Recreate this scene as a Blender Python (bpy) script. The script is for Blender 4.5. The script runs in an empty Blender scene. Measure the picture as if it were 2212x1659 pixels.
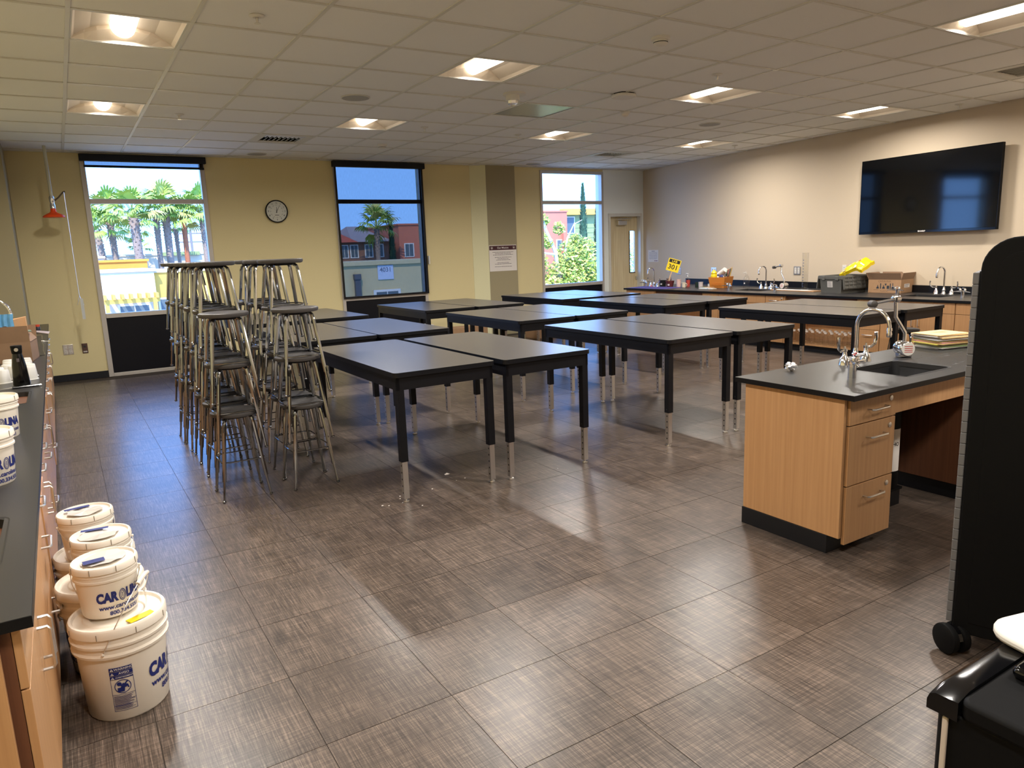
import bpy, bmesh, math, random
from mathutils import Vector, Matrix
random.seed(7)
SC = bpy.context.scene
COL = SC.collection
PI = math.pi

# ------------------------------------------------------------------ camera
H = 3.404      # ceiling height
EYE = 1.739
def make_camera():
    yaw, pitch, roll, f = 0.549143, -0.184399, -0.037719, 1556.145
    cy, sy, cp, sp = math.cos(yaw), math.sin(yaw), math.cos(pitch), math.sin(pitch)
    fwd = Vector((sy*cp, cy*cp, sp)); right = Vector((cy, -sy, 0)); up = right.cross(fwd)
    cr, sr = math.cos(roll), math.sin(roll)
    r2 = right*cr + up*sr; u2 = up*cr - right*sr
    m = Matrix((r2, u2, -fwd)).transposed().to_4x4()
    m.translation = Vector((0, 0, EYE))
    cam = bpy.data.cameras.new('camera'); cam.sensor_width = 36.0; cam.sensor_fit = 'HORIZONTAL'
    cam.lens = f/2212*36; cam.clip_start = 0.02; cam.clip_end = 500
    o = bpy.data.objects.new('camera', cam); o.matrix_world = m
    COL.objects.link(o); SC.camera = o
make_camera()

# ------------------------------------------------------------------ sky, sun, exposure
LAMP_GLOW = 3.6       # radiance of the lens itself
LAMP_W = 63.0         # watts sent down by each lamp
LAMP_C = (1.0, 0.95, 0.89)
def make_world():
    w = bpy.data.worlds.new('sky'); SC.world = w; w.use_nodes = True
    nt = w.node_tree; n = nt.nodes; n.clear()
    out = n.new('ShaderNodeOutputWorld'); bg = n.new('ShaderNodeBackground')
    tc = n.new('ShaderNodeTexCoord'); sep = n.new('ShaderNodeSeparateXYZ'); cr = n.new('ShaderNodeValToRGB')
    nt.links.new(tc.outputs['Generated'], sep.inputs[0]); nt.links.new(sep.outputs['Z'], cr.inputs[0])
    nt.links.new(cr.outputs[0], bg.inputs[0]); nt.links.new(bg.outputs[0], out.inputs[0])
    e = cr.color_ramp.elements
    e[0].position = 0.0; e[0].color = (0.20, 0.44, 1.0, 1)
    e[1].position = 1.0; e[1].color = (0.08, 0.23, 0.75, 1)
    k = e.new(0.22); k.color = (0.15, 0.37, 0.95, 1)
    bg.inputs[1].default_value = 6.0
make_world()
sun = bpy.data.lights.new('sun', 'SUN'); sun.energy = 7.0; sun.angle = 0.01; sun.color = (1.0, 0.93, 0.82)
so = bpy.data.objects.new('sun', sun); COL.objects.link(so)
so.rotation_euler = (math.radians(42), 0, math.radians(-28))
SC.view_settings.view_transform = 'Standard'; SC.view_settings.look = 'None'
SC.view_settings.exposure = 0.18; SC.view_settings.gamma = 1.0; SC.view_settings.use_curve_mapping = False
try:
    SC.cycles.use_denoising = True; SC.cycles.max_bounces = 10; SC.cycles.transparent_max_bounces = 24
    SC.cycles.caustics_reflective = False; SC.cycles.caustics_refractive = False
    SC.cycles.sample_clamp_indirect = 8.0
except Exception: pass

# ------------------------------------------------------------------ colours and materials
def lin(r, g, b):
    def c(v):
        v /= 255.0
        return v/12.92 if v <= 0.04045 else ((v+0.055)/1.055)**2.4
    return (c(r), c(g), c(b), 1.0)
MC = {}
def mat(name, col, rough=0.5, metal=0.0, spec=0.5, var=0.0, scale=20.0, stretch=(1,1,1), bump=0.0, emit=None, alpha=None, coat=0.0, trans=0.0, ior=1.45):
    if name in MC: return MC[name]
    m = bpy.data.materials.new(name); m.use_nodes = True
    nt = m.node_tree; b = nt.nodes['Principled BSDF']
    b.inputs['Base Color'].default_value = col; b.inputs['Roughness'].default_value = rough
    b.inputs['Metallic'].default_value = metal; b.inputs['Specular IOR Level'].default_value = spec
    b.inputs['Coat Weight'].default_value = coat; b.inputs['IOR'].default_value = ior
    if trans: b.inputs['Transmission Weight'].default_value = trans
    if emit:
        b.inputs['Emission Color'].default_value = emit[0]; b.inputs['Emission Strength'].default_value = emit[1]
    if var or bump:
        tc = nt.nodes.new('ShaderNodeTexCoord'); mp = nt.nodes.new('ShaderNodeMapping'); nz = nt.nodes.new('ShaderNodeTexNoise')
        mp.inputs['Scale'].default_value = stretch; nz.inputs['Scale'].default_value = scale; nz.inputs['Detail'].default_value = 4
        nt.links.new(tc.outputs['Object'], mp.inputs[0]); nt.links.new(mp.outputs[0], nz.inputs[0])
        if var:
            mx = nt.nodes.new('ShaderNodeMix'); mx.data_type = 'RGBA'
            mx.inputs[6].default_value = tuple(c*(1-var) for c in col[:3])+(1,)
            mx.inputs[7].default_value = tuple(min(1, c*(1+var)) for c in col[:3])+(1,)
            nt.links.new(nz.outputs[0], mx.inputs[0]); nt.links.new(mx.outputs[2], b.inputs['Base Color'])
        if bump:
            bp = nt.nodes.new('ShaderNodeBump'); bp.inputs['Strength'].default_value = bump; bp.inputs['Distance'].default_value = 0.004
            nt.links.new(nz.outputs[0], bp.inputs['Height']); nt.links.new(bp.outputs[0], b.inputs['Normal'])
    MC[name] = m; return m
def glass_mat(name, tint=(1,1,1,1), refl=0.9, rough=0.0):
    if name in MC: return MC[name]
    m = bpy.data.materials.new(name); m.use_nodes = True; nt = m.node_tree; n = nt.nodes; n.clear()
    o = n.new('ShaderNodeOutputMaterial'); mx = n.new('ShaderNodeMixShader'); t = n.new('ShaderNodeBsdfTransparent')
    g = n.new('ShaderNodeBsdfGlossy'); fr = n.new('ShaderNodeLayerWeight'); fr.inputs[0].default_value = 0.5; pw = n.new('ShaderNodeMath'); pw.operation = 'POWER'; pw.inputs[1].default_value = 4.0; ml = n.new('ShaderNodeMath'); ml.operation = 'MULTIPLY_ADD'; ml.inputs[2].default_value = 0.035*refl
    ml.inputs[1].default_value = 0.6*refl
    t.inputs[0].default_value = tint; g.inputs['Roughness'].default_value = rough
    nt.links.new(fr.outputs['Facing'], pw.inputs[0]); nt.links.new(pw.outputs[0], ml.inputs[0]); nt.links.new(ml.outputs[0], mx.inputs[0])
    nt.links.new(t.outputs[0], mx.inputs[1]); nt.links.new(g.outputs[0], mx.inputs[2]); nt.links.new(mx.outputs[0], o.inputs[0])
    MC[name] = m; return m
def wood_mat(name, c1, c2, rough=0.38, axis=2):
    m = bpy.data.materials.new(name); m.use_nodes = True; nt = m.node_tree; n = nt.nodes; b = n['Principled BSDF']
    tc = n.new('ShaderNodeTexCoord'); mp = n.new('ShaderNodeMapping'); nz = n.new('ShaderNodeTexNoise'); cr = n.new('ShaderNodeValToRGB')
    oi = n.new('ShaderNodeObjectInfo'); ad = n.new('ShaderNodeVectorMath'); ad.operation = 'ADD'
    s = [60, 60, 60]; s[axis] = 1.4; mp.inputs['Scale'].default_value = s
    nz.inputs['Scale'].default_value = 1.0; nz.inputs['Detail'].default_value = 5; nz.inputs['Roughness'].default_value = 0.6
    nt.links.new(tc.outputs['Object'], mp.inputs[0]); nt.links.new(mp.outputs[0], ad.inputs[0]); nt.links.new(oi.outputs['Random'], ad.inputs[1])
    nt.links.new(ad.outputs[0], nz.inputs[0]); nt.links.new(nz.outputs[0], cr.inputs[0]); nt.links.new(cr.outputs[0], b.inputs['Base Color'])
    e = cr.color_ramp.elements; e[0].position = 0.3; e[0].color = c1; e[1].position = 0.72; e[1].color = c2
    b.inputs['Roughness'].default_value = rough
    MC[name] = m; return m
def floor_mat():
    m = bpy.data.materials.new('woven_vinyl'); m.use_nodes = True; nt = m.node_tree; n = nt.nodes; b = n['Principled BSDF']
    ge = n.new('ShaderNodeNewGeometry'); oi = n.new('ShaderNodeObjectInfo')
    ml = n.new('ShaderNodeMath'); ml.operation = 'MULTIPLY'; ml.inputs[1].default_value = 37.0
    nt.links.new(oi.outputs['Random'], ml.inputs[0])
    ad = n.new('ShaderNodeVectorMath'); ad.operation = 'ADD'
    nt.links.new(ge.outputs['Position'], ad.inputs[0]); nt.links.new(ml.outputs[0], ad.inputs[1])
    def streak(sc, det):
        mp = n.new('ShaderNodeMapping'); mp.inputs['Scale'].default_value = sc
        z = n.new('ShaderNodeTexNoise'); z.inputs['Scale'].default_value = 1.0; z.inputs['Detail'].default_value = det; z.inputs['Roughness'].default_value = 0.75
        nt.links.new(ad.outputs[0], mp.inputs[0]); nt.links.new(mp.outputs[0], z.inputs[0]); return z.outputs[0]
    a = streak((190, 5.5, 1), 3); c = streak((5.5, 150, 1), 3); d = streak((3.2, 3.2, 1), 2)
    def mad(x, k, y):
        q = n.new('ShaderNodeMath'); q.operation = 'MULTIPLY_ADD'; q.inputs[1].default_value = k
        nt.links.new(x, q.inputs[0])
        if isinstance(y, float): q.inputs[2].default_value = y
        else: nt.links.new(y, q.inputs[2])
        return q.outputs[0]
    s = mad(a, 0.62, mad(c, 0.38, mad(d, 0.16, -0.08)))
    cr = n.new('ShaderNodeValToRGB'); nt.links.new(s, cr.inputs[0])
    e = cr.color_ramp.elements; e[0].position = 0.34; e[0].color = lin(46, 40, 36); e[1].position = 0.68; e[1].color = lin(136, 119, 106)
    k = e.new(0.5); k.color = lin(84, 73, 65)
    hv = n.new('ShaderNodeHueSaturation'); mr = n.new('ShaderNodeMapRange'); mr.inputs[3].default_value = 0.88; mr.inputs[4].default_value = 1.10
    nt.links.new(oi.outputs['Random'], mr.inputs[0]); nt.links.new(mr.outputs[0], hv.inputs['Value']); nt.links.new(cr.outputs[0], hv.inputs['Color'])
    nt.links.new(hv.outputs[0], b.inputs['Base Color'])
    b.inputs['Roughness'].default_value = 0.31; b.inputs['Specular IOR Level'].default_value = 0.45
    bp = n.new('ShaderNodeBump'); bp.inputs['Strength'].default_value = 0.03; bp.inputs['Distance'].default_value = 0.002
    nt.links.new(s, bp.inputs['Height']); nt.links.new(bp.outputs[0], b.inputs['Normal'])
    MC['floor'] = m; return m
def shade_mat():
    m = bpy.data.materials.new('solar_screen'); m.use_nodes = True; nt = m.node_tree; n = nt.nodes; n.clear()
    o = n.new('ShaderNodeOutputMaterial'); mx = n.new('ShaderNodeMixShader'); t = n.new('ShaderNodeBsdfTransparent'); d = n.new('ShaderNodeBsdfDiffuse')
    tc = n.new('ShaderNodeTexCoord'); mp = n.new('ShaderNodeMapping'); mp.inputs['Scale'].default_value = (90, 1, 14); nz = n.new('ShaderNodeTexNoise'); nz.inputs['Scale'].default_value = 1.0
    mr = n.new('ShaderNodeMapRange'); 
    mr.inputs[3].default_value = 0.12; mr.inputs[4].default_value = 0.17; mx.inputs[0].default_value = 0.95
    nt.links.new(tc.outputs['Object'], mp.inputs[0]); nt.links.new(mp.outputs[0], nz.inputs[0]); nt.links.new(nz.outputs[0], mr.inputs[0]); nt.links.new(mr.outputs[0], t.inputs[0])
    nt.links.new(d.outputs[0], mx.inputs[1]); nt.links.new(t.outputs[0], mx.inputs[2]); nt.links.new(mx.outputs[0], o.inputs[0])
    d.inputs[0].default_value = (0.05, 0.055, 0.065, 1)
    MC['screen'] = m; return m

M_FLOOR = floor_mat(); M_SCREEN = shade_mat()
M_GREEN = mat('olive_paint', lin(218, 204, 156), 0.75, var=0.03, scale=60, bump=0.05)
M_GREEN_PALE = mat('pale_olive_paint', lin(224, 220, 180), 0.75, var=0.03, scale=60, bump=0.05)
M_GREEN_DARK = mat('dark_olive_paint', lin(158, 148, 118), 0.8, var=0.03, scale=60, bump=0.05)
M_CREAM = mat('cream_paint', lin(210, 192, 166), 0.7, var=0.02, scale=60, bump=0.05)
M_TILE = mat('ceiling_tile_white', lin(238, 238, 236), 0.9, var=0.05, scale=160, bump=0.25)
M_TBAR = mat('tbar_white', lin(214, 212, 204), 0.45)
M_ACRYL = mat('grey_acrylic', lin(150, 156, 154), 0.25)
M_BLACK = mat('black_paint', lin(13, 13, 17), 0.45, spec=0.3)
M_BLACKGLOSS = mat('black_gloss', lin(10, 10, 12), 0.12)
M_BLACKFAB = mat('black_plastic', lin(8, 8, 9), 0.6, spec=0.18, var=0.1, scale=200)
M_NAVY = mat('navy_black_panel', lin(9, 10, 18), 0.4, spec=0.3)
M_BASE = mat('rubber_base', lin(14, 15, 21), 0.5)
M_ALU = mat('alu_frame', lin(190, 184, 176), 0.45, 0.3)
M_GLASS = glass_mat('window_glass', (0.97, 0.99, 0.98, 1), 0.9)
M_CLEAR = glass_mat('clear_plastic', (0.97, 0.97, 0.965, 1), 1.3, 0.05)
M_CHROME = mat('chrome', (0.78, 0.78, 0.80, 1), 0.12, 1.0)
M_STEEL = mat('stool_chrome', (0.33, 0.345, 0.37, 1), 0.13, 1.0)
M_SATIN = mat('satin_steel', (0.72, 0.70, 0.67, 1), 0.32, 1.0)
M_SEAT = mat('stool_seat_grey', lin(66, 63, 62), 0.5, var=0.08, scale=60)
M_TOP = mat('table_laminate', lin(82, 79, 77), 0.27, var=0.06, scale=300)
M_TEDGE = mat('table_edge', lin(12, 13, 17), 0.4, spec=0.35)
M_EPOXY = mat('epoxy_top', lin(46, 45, 45), 0.32, var=0.08, scale=120)
M_SINK = mat('epoxy_sink', lin(26, 26, 28), 0.5, var=0.4, scale=90)
M_WOOD = wood_mat('maple', lin(184, 138, 94), lin(200, 154, 108))
M_WOOD_SHADED = wood_mat('maple_shaded', lin(92, 56, 36), lin(112, 70, 46), 0.5)  # maple darkened in colour to give the kneehole its shade
M_DOOR = wood_mat('pale_ash', lin(206, 184, 140), lin(236, 222, 184), 0.35)
M_WHITE = mat('white_plastic', lin(232, 224, 210), 0.38, var=0.02, scale=30)
M_WHITE2 = mat('white_device', lin(225, 222, 215), 0.5)
M_PAPER = mat('paper', lin(228, 222, 216), 0.8)
M_BLUEINK = mat('blue_ink', lin(28, 40, 112), 0.5)
M_INK = mat('black_ink', lin(22, 20, 22), 0.6)
M_YEL = mat('sign_yellow', lin(236, 206, 20), 0.5)
M_MAROON = mat('maroon_print', lin(66, 20, 28), 0.6)
M_KRAFT = mat('cardboard', lin(170, 134, 100), 0.8, var=0.08, scale=25)
M_KRAFTD = mat('cardboard_dark', lin(138, 110, 86), 0.85, var=0.06, scale=25)
M_ORANGE = mat('orange_enamel', lin(226, 74, 22), 0.25)
M_LENS = mat('lamp_lens', (0.9, 0.88, 0.82, 1), 0.5, emit=((1.0, 0.88, 0.72, 1), LAMP_GLOW))
M_REFL = mat('lamp_white', lin(212, 200, 184), 0.6)
M_VENT = mat('vent_dark', lin(40, 42, 46), 0.6)
M_GREYSP = mat('speaker_grey', lin(168, 166, 160), 0.7)

# ------------------------------------------------------------------ mesh builder
class MB:
    def __init__(s): s.v = []; s.f = []
    def add(s, vs, fs):
        o = len(s.v); s.v += [tuple(p) for p in vs]; s.f += [tuple(i+o for i in f) for f in fs]; return s
    def box(s, x0, x1, y0, y1, z0, z1):
        return s.add([(x0,y0,z0),(x1,y0,z0),(x1,y1,z0),(x0,y1,z0),(x0,y0,z1),(x1,y0,z1),(x1,y1,z1),(x0,y1,z1)],
                     [(0,3,2,1),(4,5,6,7),(0,1,5,4),(1,2,6,5),(2,3,7,6),(3,0,4,7)])
    def cbox(s, c, d): return s.box(c[0]-d[0]/2, c[0]+d[0]/2, c[1]-d[1]/2, c[1]+d[1]/2, c[2]-d[2]/2, c[2]+d[2]/2)
    def quad(s, a, b, c, d): return s.add([a,b,c,d], [(0,1,2,3)])
    def prism(s, pts, z0, z1):   # polygon pts (ccw) extruded in z
        n = len(pts)
        return s.add([(x,y,z0) for x,y in pts]+[(x,y,z1) for x,y in pts],
                     [tuple(range(n-1,-1,-1)), tuple(range(n,2*n))]+[(i,(i+1)%n,n+(i+1)%n,n+i) for i in range(n)])
    def rrect(s, x0, x1, y0, y1, r, z0, z1, k=4):
        pts = []
        for cx, cy, a in ((x1-r,y0+r,-PI/2),(x1-r,y1-r,0),(x0+r,y1-r,PI/2),(x0+r,y0+r,PI)):
            for i in range(k+1):
                t = a+PI/2*i/k; pts.append((cx+r*math.cos(t), cy+r*math.sin(t)))
        return s.prism(pts, z0, z1)
    def lathe(s, prof, n=20, c=(0,0,0), a0=0.0):   # profile [(r,z)] around z, closed with caps where r>0 at the ends
        o = len(s.v); m = len(prof)
        for r, z in prof:
            for i in range(n):
                t = a0+2*PI*i/n; s.v.append((c[0]+r*math.cos(t), c[1]+r*math.sin(t), c[2]+z))
        for j in range(m-1):
            for i in range(n):
                a = o+j*n+i; b = o+j*n+(i+1)%n; s.f.append((a, b, b+n, a+n))
        s.f.append(tuple(o+n-1-i for i in range(n))); s.f.append(tuple(o+(m-1)*n+i for i in range(n))); return s
    def tube(s, pts, r, n=8, caps=True, r1=None):
        pts = [Vector(p) for p in pts]; m = len(pts); o = len(s.v); prev = None
        for j, p in enumerate(pts):
            d = (pts[min(j+1,m-1)]-pts[max(j-1,0)]).normalized()
            if prev is None:
                u = d.orthogonal().normalized() if abs(d.z) < 0.9 else Vector((1,0,0))
                u = (u-d*u.dot(d)).normalized()
            else: u = (prev-d*prev.dot(d)).normalized()
            prev = u; w = d.cross(u); rr = r if r1 is None else r+(r1-r)*j/(m-1)
            for i in range(n):
                t = 2*PI*i/n; s.v.append(tuple(p+(u*math.cos(t)+w*math.sin(t))*rr))
        for j in range(m-1):
            for i in range(n):
                a = o+j*n+i; b = o+j*n+(i+1)%n; s.f.append((a, b, b+n, a+n))
        if caps: s.f.append(tuple(o+n-1-i for i in range(n))); s.f.append(tuple(o+(m-1)*n+i for i in range(n)))
        return s
    def sphere(s, c, r, n=10, m=6, sz=1.0):
        return s.lathe([(max(1e-4, r*math.sin(PI*j/m)), -r*sz*math.cos(PI*j/m)) for j in range(m+1)], n, c)
    def xf(s, M):
        s.v = [tuple(M @ Vector(p)) for p in s.v]; return s
    def mesh(s, name, m, smooth=False):
        me = bpy.data.meshes.new(name); me.from_pydata(s.v, [], s.f); me.materials.append(m); me.update()
        if smooth:
            me.polygons.foreach_set('use_smooth', [True]*len(me.polygons))
            try: me.set_sharp_from_angle(angle=math.radians(40))
            except Exception: pass
        return me
    def build(s, name, m, parent=None, smooth=False, bevel=0.0, loc=None, rot=None):
        o = bpy.data.objects.new(name, s.mesh(name, m, smooth)); COL.objects.link(o)
        if parent: o.parent = parent
        if loc: o.location = loc
        if rot: o.rotation_euler = rot
        if bevel:
            b = o.modifiers.new('edge', 'BEVEL'); b.width = bevel; b.segments = 2; b.limit_method = 'ANGLE'; b.angle_limit = math.radians(50)
        return o
def tag(o, label, cat, group=None):
    o['label'] = label; o['category'] = cat
    if group: o['group'] = group
    return o
def thing(name, label, cat, loc=(0,0,0), rz=0.0, group=None):
    o = bpy.data.objects.new(name, None); COL.objects.link(o); o.empty_display_size = 0.05
    o.location = loc; o.rotation_euler = (0,0,rz); return tag(o, label, cat, group)
def struct(o): o['kind'] = 'structure'; return o
def sroot(name, loc=(0,0,0)):
    o = bpy.data.objects.new(name, None); COL.objects.link(o); o.location = loc; return struct(o)
def dup(r, loc, rz=None, label=None, group=None):
    c = r.copy(); COL.objects.link(c); c.location = loc
    if rz is not None: c.rotation_euler = (0,0,rz)
    if label: c['label'] = label
    if group: c['group'] = group
    for ch in list(r.children):
        a = ch.copy(); COL.objects.link(a); a.parent = c
        for g in list(ch.children):
            d = g.copy(); COL.objects.link(d); d.parent = a
    return c
def child(name, me, parent, loc=(0,0,0), rot=None):
    o = bpy.data.objects.new(name, me); COL.objects.link(o); o.parent = parent; o.location = loc
    if rot: o.rotation_euler = rot
    return o
TXT = {}
def text2d(body, size, bold=0.0, shear=0.0):
    key = (body, size, bold, shear)
    if key in TXT: return TXT[key]
    cu = bpy.data.curves.new('lettering', 'FONT'); cu.body = body; cu.size = size; cu.align_x = 'CENTER'; cu.align_y = 'CENTER'
    cu.offset = bold*size; cu.resolution_u = 3; cu.shear = shear
    o = bpy.data.objects.new('lettering', cu); COL.objects.link(o)
    me = bpy.data.meshes.new_from_object(o.evaluated_get(bpy.context.evaluated_depsgraph_get()))
    r = ([(v.co.x, v.co.y) for v in me.vertices], [tuple(p.vertices) for p in me.polygons])
    bpy.data.objects.remove(o); bpy.data.curves.remove(cu); bpy.data.meshes.remove(me)
    TXT[key] = r; return r
def text_on(mb, body, size, fn, bold=0.0, dx=0.0, dy=0.0, shear=0.0, sx=1.0):
    vs, fs = text2d(body, size, bold, shear); return mb.add([fn(x*sx+dx, y+dy) for x, y in vs], fs)
def rect_on(mb, fn, x0, x1, y0, y1, k=1):
    for i in range(k):
        a = x0+(x1-x0)*i/k; b = x0+(x1-x0)*(i+1)/k
        mb.quad(fn(a,y0), fn(b,y0), fn(b,y1), fn(a,y1))
    return mb
def WX(y): return 10.265+0.105*y      # line of the television wall
WANG = math.atan(0.105)
# ------------------------------------------------------------------ floor and ceiling
GX0, GY0, GDX, GDY = 0.2649, 5.8229, 0.7566, 0.762          # ceiling grid
YS, YN, XW = -2.6, 12.9, -0.95                              # south wall, window wall, west wall
floor = struct(MB().prism([(XW,YS),(WX(YS),YS),(WX(YN),YN),(XW,YN)], -0.25, -0.0035).build('floor', mat('subfloor', lin(58,50,44), 0.8)))
TP = 0.509
tiles = []
for i in range(-4, 22):
    for j in range(-12, 20):
        x0 = 0.6024+TP*i; y0 = 3.3856-TP*2+TP*j; x1 = x0+TP; y1 = y0+TP
        x0 = max(x0, XW); y0 = max(y0, YS); y1 = min(y1, YN); x1 = min(x1, WX((y0+y1)/2))
        if x1-x0 < 0.02 or y1-y0 < 0.02: continue
        cx, cy = (x0+x1)/2, (y0+y1)/2; d = math.hypot(cx, cy)
        seen = -0.3 < cx and cy > 0.9 and abs(math.atan2(cx, cy)-0.549) < 0.66
        tiles.append((0 if seen else 1, d, x0, x1, y0, y1))
tiles.sort(); cache = {}
rest = MB(); g = 0.0014
for k, (s, d, x0, x1, y0, y1) in enumerate(tiles):
    w, l = round(x1-x0-2*g, 4), round(y1-y0-2*g, 4)
    if k < 300:
        if (w, l) not in cache: cache[(w, l)] = MB().box(-w/2, w/2, -l/2, l/2, -0.003, 0).mesh('floor_tile', M_FLOOR)
        child('floor_tile', cache[(w, l)], floor, ((x0+x1)/2, (y0+y1)/2, 0))
    else: rest.box(x0+g, x1-g, y0+g, y1-g, -0.003, 0)
o = rest.build('floor_tile', M_FLOOR, floor); o['kind'] = 'stuff'

ceiling = struct(MB().prism([(XW-0.2,YS-0.2),(WX(YS)+0.2,YS-0.2),(WX(YN)+0.2,YN+0.25),(XW-0.2,YN+0.25)], H+0.34, H+0.5).build('ceiling', M_CREAM))
LIGHTS = [(c, r) for r in (4, 0, -4, -8) for c in (0, 4, 8, 12)]
VENTS = [(3, 6), (11, 6), (11, -3)]
cache = {}; rest = MB()
for j in range(-12, 10):
    for i in range(-2, 15):
        if (i, j) in LIGHTS or (i, j) in VENTS: continue
        x0 = GX0+GDX*i; y0 = GY0+GDY*j; x1 = x0+GDX; y1 = y0+GDY
        x0 = max(x0, XW); y0 = max(y0, YS); y1 = min(y1, YN); x1 = min(x1, WX((y0+y1)/2))
        if x1-x0 < 0.02 or y1-y0 < 0.02: continue
        w, l = round(x1-x0, 4), round(y1-y0, 4); ac = (i, j) == (6, 2)
        if j >= -6:
            if (w, l, ac) not in cache: cache[(w, l, ac)] = MB().box(-w/2, w/2, -l/2, l/2, 0, 0.015).mesh('ceiling_tile', M_ACRYL if ac else M_TILE)
            o = child('ceiling_tile', cache[(w, l, ac)], ceiling, ((x0+x1)/2, (y0+y1)/2, H))
            if ac: o['label'] = 'glossy grey replacement ceiling panel'
        else: rest.box(x0, x1, y0, y1, H, H+0.015)
o = rest.build('ceiling_tile', M_TILE, ceiling); o['kind'] = 'stuff'
for i in range(-1, 16):
    x = GX0+GDX*i; y1 = YN; y0 = YS
    if x > WX(YN)-0.03: continue
    if x > WX(YS): y0 = max(YS, (x-10.265)/0.105)
    MB().box(x-0.015, x+0.015, y0, y1, H-0.007, H-0.0005).build('grid_bar', M_TBAR, ceiling)
for j in range(-11, 10):
    y = GY0+GDY*j
    MB().box(XW, WX(y), y-0.015, y+0.015, H-0.0075, H-0.0008).build('grid_bar', M_TBAR, ceiling)
MB().box(XW, WX(YN), YN-0.035, YN, H-0.012, H-0.0008).build('wall_angle', M_TBAR, ceiling)

# ------------------------------------------------------------------ walls
WT = 0.26
OPEN = [(0.455, 2.20, 0.0, 3.365), (4.33, 6.05, 0.0, 3.365), (8.76, 10.44, 0.0, 3.345)]
wn = MB(); x = XW-0.2
for a, b, c, d in OPEN:
    wn.box(x, a, YN, YN+WT, -0.2, H+0.35); wn.box(a, b, YN, YN+WT, d, H+0.35); wn.box(a, b, YN, YN+WT, -0.2, c); x = b
struct(wn.build('wall_north', M_GREEN))
DX0, DX1, DZ = 10.58, 11.56, 2.45
wd = MB(); wd.box(10.44, DX0, YN, YN+WT, -0.2, H+0.35); wd.box(DX1, 11.80, YN, YN+WT, -0.2, H+0.35); wd.box(DX0, DX1, YN, YN+WT, DZ, H+0.35)
struct(wd.build('wall_northeast', mat('cream_paint_lit', lin(238, 242, 238), 0.7, var=0.02, scale=60)))  # cream wall whitened, window light on it is put into the colour
struct(MB().prism([(WX(YS),YS-0.2),(WX(YS)+0.22,YS-0.2),(WX(YN+WT)+0.22,YN+WT),(WX(YN+WT),YN+WT)], -0.2, H+0.35).build('wall_east', M_CREAM))
struct(MB().box(XW-0.2, WX(YS)+0.2, YS-0.2, YS, -0.2, H+0.35).build('wall_south', M_CREAM))
ww = MB().box(XW-0.2, XW, YS-0.2, YN+WT, -0.2, H+0.35)
struct(ww.build('wall_west', M_GREEN))
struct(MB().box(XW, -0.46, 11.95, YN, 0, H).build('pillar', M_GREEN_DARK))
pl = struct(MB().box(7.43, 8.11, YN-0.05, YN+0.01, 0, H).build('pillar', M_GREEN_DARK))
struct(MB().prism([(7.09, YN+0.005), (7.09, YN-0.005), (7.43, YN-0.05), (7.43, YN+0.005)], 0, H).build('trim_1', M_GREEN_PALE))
for k, (a, b) in enumerate(((-0.46, 0.455), (2.20, 4.33), (6.05, 7.09), (8.11, 8.76))):
    struct(MB().box(a, b, YN-0.012, YN, 0, 0.105).build('baseboard_north', M_BASE))
struct(MB().prism([(WX(YS)-0.012,YS),(WX(YS),YS),(WX(YN),YN),(WX(YN)-0.012,YN)], 0, 0.105).build('baseboard_east', M_BASE))

def window(n, x0, x1, ztop, mz, sz, jw):
    r = sroot('window_%d' % n); ya, yb = YN-0.02, YN+0.09
    def bar(name, *b): MB().box(*b).build(name, M_ALU, r, bevel=0.004)
    bar('jamb', x0, x0+jw, ya, yb, 0, ztop); bar('jamb', x1-jw, x1, ya, yb, 0, ztop)
    a, b = x0+jw, x1-jw
    bar('head', a, b, ya, yb, ztop-0.06, ztop); bar('mullion', a, b, ya+0.01, yb, mz-0.035, mz+0.035)
    bar('sill', a, b, ya, yb, sz-0.07, sz); bar('bottom_rail', a, b, ya, yb, 0, 0.055)
    MB().box(a, b, YN+0.01, YN+0.06, 0.055, sz-0.07).build('spandrel', M_NAVY, r)
    MB().quad((a, YN+0.05, sz), (b, YN+0.05, sz), (b, YN+0.05, mz-0.035), (a, YN+0.05, mz-0.035)).build('pane', M_GLASS, r)
    MB().quad((a, YN+0.05, mz+0.035), (b, YN+0.05, mz+0.035), (b, YN+0.05, ztop-0.06), (a, YN+0.05, ztop-0.06)).build('pane', M_GLASS, r)
    return r
window(1, 0.455, 2.20, 3.365, 2.695, 0.99, 0.07)
window(2, 4.33, 6.05, 3.365, 2.70, 0.99, 0.06)
window(3, 8.76, 10.44, 3.345, 2.69, 0.965, 0.055)
def shade(name_label, x0, x1, zc, zb, tracks):
    t = thing('roller_shade', name_label, 'roller shade', ((x0+x1)/2, YN-0.03, zc), 0, 'black roller shades on the window wall'); w = (x1-x0)/2
    MB().box(-w, w, -0.09, 0.006, -0.10, 0.0).build('cassette', M_BLACK, t, bevel=0.006)
    MB().quad((-w+0.06, -0.029, zb+0.03-zc), (w-0.04, -0.029, zb+0.03-zc), (w-0.04, -0.029, -0.10), (-w+0.06, -0.029, -0.10)).build('screen_fabric', M_SCREEN, t)
    MB().box(-w+0.05, w-0.03, -0.038, -0.020, zb-zc, zb+0.035-zc).build('hem_bar', M_BLACK, t, bevel=0.004)
    if tracks:
        MB().box(-w+0.035, -w+0.06, -0.045, -0.01, zb-zc, -0.10).build('side_track', M_BLACK, t)
        MB().box(w-0.075, w-0.035, -0.045, -0.01, zb-zc, -0.10).build('side_track', M_BLACK, t)
        MB().box(w+0.005, w+0.03, -0.03, 0.02, 1.52-zc, 1.68-zc).build('cord_guide', M_WHITE2, t, bevel=0.004)
    return t
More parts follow.
